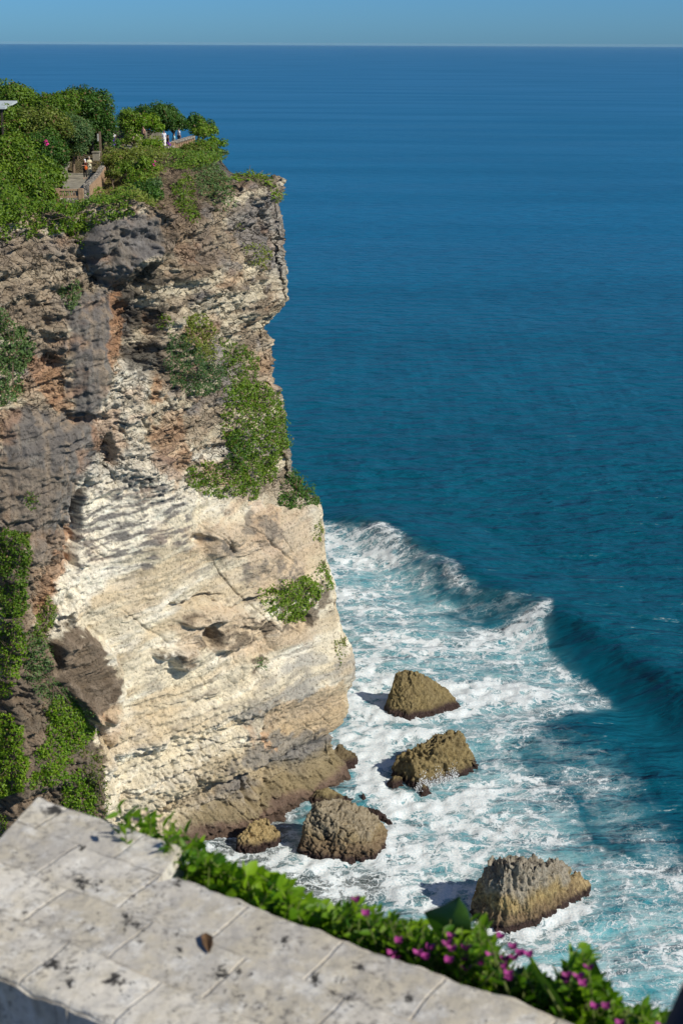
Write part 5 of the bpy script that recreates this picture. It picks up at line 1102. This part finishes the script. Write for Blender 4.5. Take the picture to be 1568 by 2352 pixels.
shrub('cream flowering plant at the far end of the limestone wall', 262, 405, M_HEDGE, 24, 0.034, 0.34, 0.45, flowers=[(308,1878,2),(335,1884,2),(365,1892,2)], fmat=M_CREAM)
shrub('bushy green shrub filling the step in the limestone wall', 428, 500, M_HEDGE, 42, 0.032, 0.5, 0.35)
shrub('light green broad leaved shrub between the wall step and the shadowed stretch of hedge', 470, 640, M_HEDGE, 70, 0.038, 0.6, 0.75)
shrub('yellow green shrub with tall tips below the biggest boulder', 620, 790, M_HEDGE, 100, 0.036, 0.55, 0.6)
shrub('small leaved dense shrub with two faint pink flowers', 770, 900, M_HEDGE, 130, 0.025, 0.5, 0.35, flowers=fl_(770, 880), cat='bougainvillea')
shrub('bougainvillea with magenta flowers around the big folded leaf', 880, 1110, M_HEDGE, 190, 0.025, 0.5, 0.5, flowers=fl_(880, 1110), name='bougainvillea', cat='bougainvillea')
shrub('bougainvillea with a row of magenta flowers left of the strap leaf', 1095, 1230, M_HEDGE, 115, 0.025, 0.5, 0.45, flowers=fl_(1110, 1230), name='bougainvillea', cat='bougainvillea')
shrub('tall upright bougainvillea shoot with magenta flowers below the spiked boulder', 1290, 1385, M_HEDGE, 75, 0.032, 0.5, 0.4, flowers=fl_(1290, 1385), name='bougainvillea', cat='bougainvillea', spread=0.3)
shrub('low leafy hedge part under the strap leaf', 1200, 1310, M_HEDGE, 110, 0.025, 0.5, 0.35)
shrub('small leaved bougainvillea in the bottom right corner beside the navy shoulder', 1375, 1590, M_HEDGE, 170, 0.025, 0.5, 0.4, flowers=fl_(1386, 1600), name='bougainvillea', cat='bougainvillea')
# big leaves
def bigleaf(name, label, cat, outline, mid, off0, depth_bow, mat, hue, root):
    c = [plane_pt(x, y, off0+o_) for x, y, o_ in outline]; m = [plane_pt(x, y, off0+o_) for x, y, o_ in mid]
    base = plane_pt(root[0], root[1], off0); base[2] = 62.1; e = empty(name, tuple(base), label, cat, 'plants along the outer side of the limestone wall'); V = []; Fc = []
    n = len(c)//2; L_ = c[:n]; R_ = c[n:][::-1]; K = len(m)
    for i in range(n):
        for q in (L_[i], (L_[i]+m[i])/2+np.array([0, 0, .006]), m[i], (R_[i]+m[i])/2+np.array([0, 0, .006]), R_[i]): V.append(q-base)
    for i in range(n-1):
        for k in range(4): Fc.append((i*5+k, i*5+k+1, (i+1)*5+k+1, (i+1)*5+k))
    mesh_np('leaf_blade', V, Fc, mat, True, {'hue': np.full(len(V), hue)+np.tile([0, 0, .25, 0, 0], n)}, parent=e)
    V, Fc = tube([np.zeros(3), (m[0]-base)*0.6+np.array([0.0, 0.02, 0]), m[0]-base, m[n//2]-base-np.array([0, 0, .002])], [.006, .005, .004, .002], 6); mesh_np('stalk', V, Fc, M_GST, True, parent=e)
bigleaf('broad_leaved_plant', 'big dark folded leaf rising out of the bougainvillea in front of the spiked boulder', 'plant', [(1010,2160,.02),(985,2120,.03),(972,2095,.04),(1020,2078,.05),(1055,2063,.06), (1056,2065,.05),(1074,2090,.02),(1082,2120,.0),(1078,2145,.0),(1060,2165,.01)], [(1035,2165,.01),(1030,2135,.0),(1034,2110,.0),(1045,2085,.02),(1056,2064,.05)], 0.10, 0, M_LEAFD, .3, (1035, 2200))
bigleaf('broad_leaved_plant', 'dark shiny leaf in the shade right of the bougainvillea flowers', 'plant', [(1120,2310,.02),(1110,2280,.03),(1125,2250,.04),(1160,2240,.05),(1200,2225,.06), (1202,2227,.05),(1225,2250,.04),(1225,2280,.03),(1205,2305,.02),(1170,2320,.01)], [(1145,2315,.01),(1160,2295,.0),(1170,2270,.0),(1185,2248,.02),(1201,2226,.05)], 0.06, 0, M_LEAFD, .0, (1150, 2330))
bigleaf('strap_leaved_plant', 'single long strap leaf leaning left over the hedge', 'plant', [(1278,2330,.0),(1268,2300,.0),(1243,2262,.0),(1222,2225,.0),(1211,2192,.0), (1213,2191,.0),(1233,2218,.0),(1258,2255,.0),(1288,2295,.0),(1302,2330,.0)], [(1290,2330,.0),(1278,2298,.0),(1250,2258,.0),(1227,2221,.0),(1212,2191,.0)], 0.03, 0, M_HEDGE, .3, (1290, 2340))
bigleaf('broad_leaved_plant', 'upright dark leaf behind the tall bougainvillea shoot', 'plant', [(1345,2330,.0),(1338,2290,.0),(1340,2250,.0),(1350,2225,.0),(1362,2205,.0), (1364,2205,.0),(1380,2235,.0),(1392,2270,.0),(1392,2300,.0),(1380,2330,.0)], [(1362,2330,.0),(1362,2290,.0),(1365,2255,.0),(1365,2228,.0),(1363,2205,.0)], 0.12, 0, M_LEAF, .4, (1362, 2340))
# visitor standing on the paving, only the shoulder reaches into the frame
kq = onz(1553, 2312, 64.10)
e = person('person in navy shirt whose shoulder is cut by the bottom right edge of the photo', (kq[0]+0.207, kq[1]+0.01, 62.775), 5, 1.62, top=(.012, .018, .035), bottom=(.05, .05, .06), extra=1)
# air: thin haze over the sea
hb = prism([(-32000, -3200), (32000, -3200), (32000, 44000), (-32000, 44000)], -4.0, 66.5)
M_HAZE = bpy.data.materials.new('haze_air'); M_HAZE.use_nodes = True; ht = M_HAZE.node_tree; ht.nodes.clear()
hv = ht.nodes.new('ShaderNodeVolumePrincipled'); hv.inputs['Color'].default_value = (0.50, 0.78, 1.0, 1); hv.inputs['Density'].default_value = 0.9e-5; hv.inputs['Anisotropy'].default_value = 0.0
ho = ht.nodes.new('ShaderNodeOutputMaterial'); ht.links.new(hv.outputs[0], ho.inputs['Volume'])
tag(mesh_np('haze', hb[0], hb[1], M_HAZE, False), kind='stuff')
#END
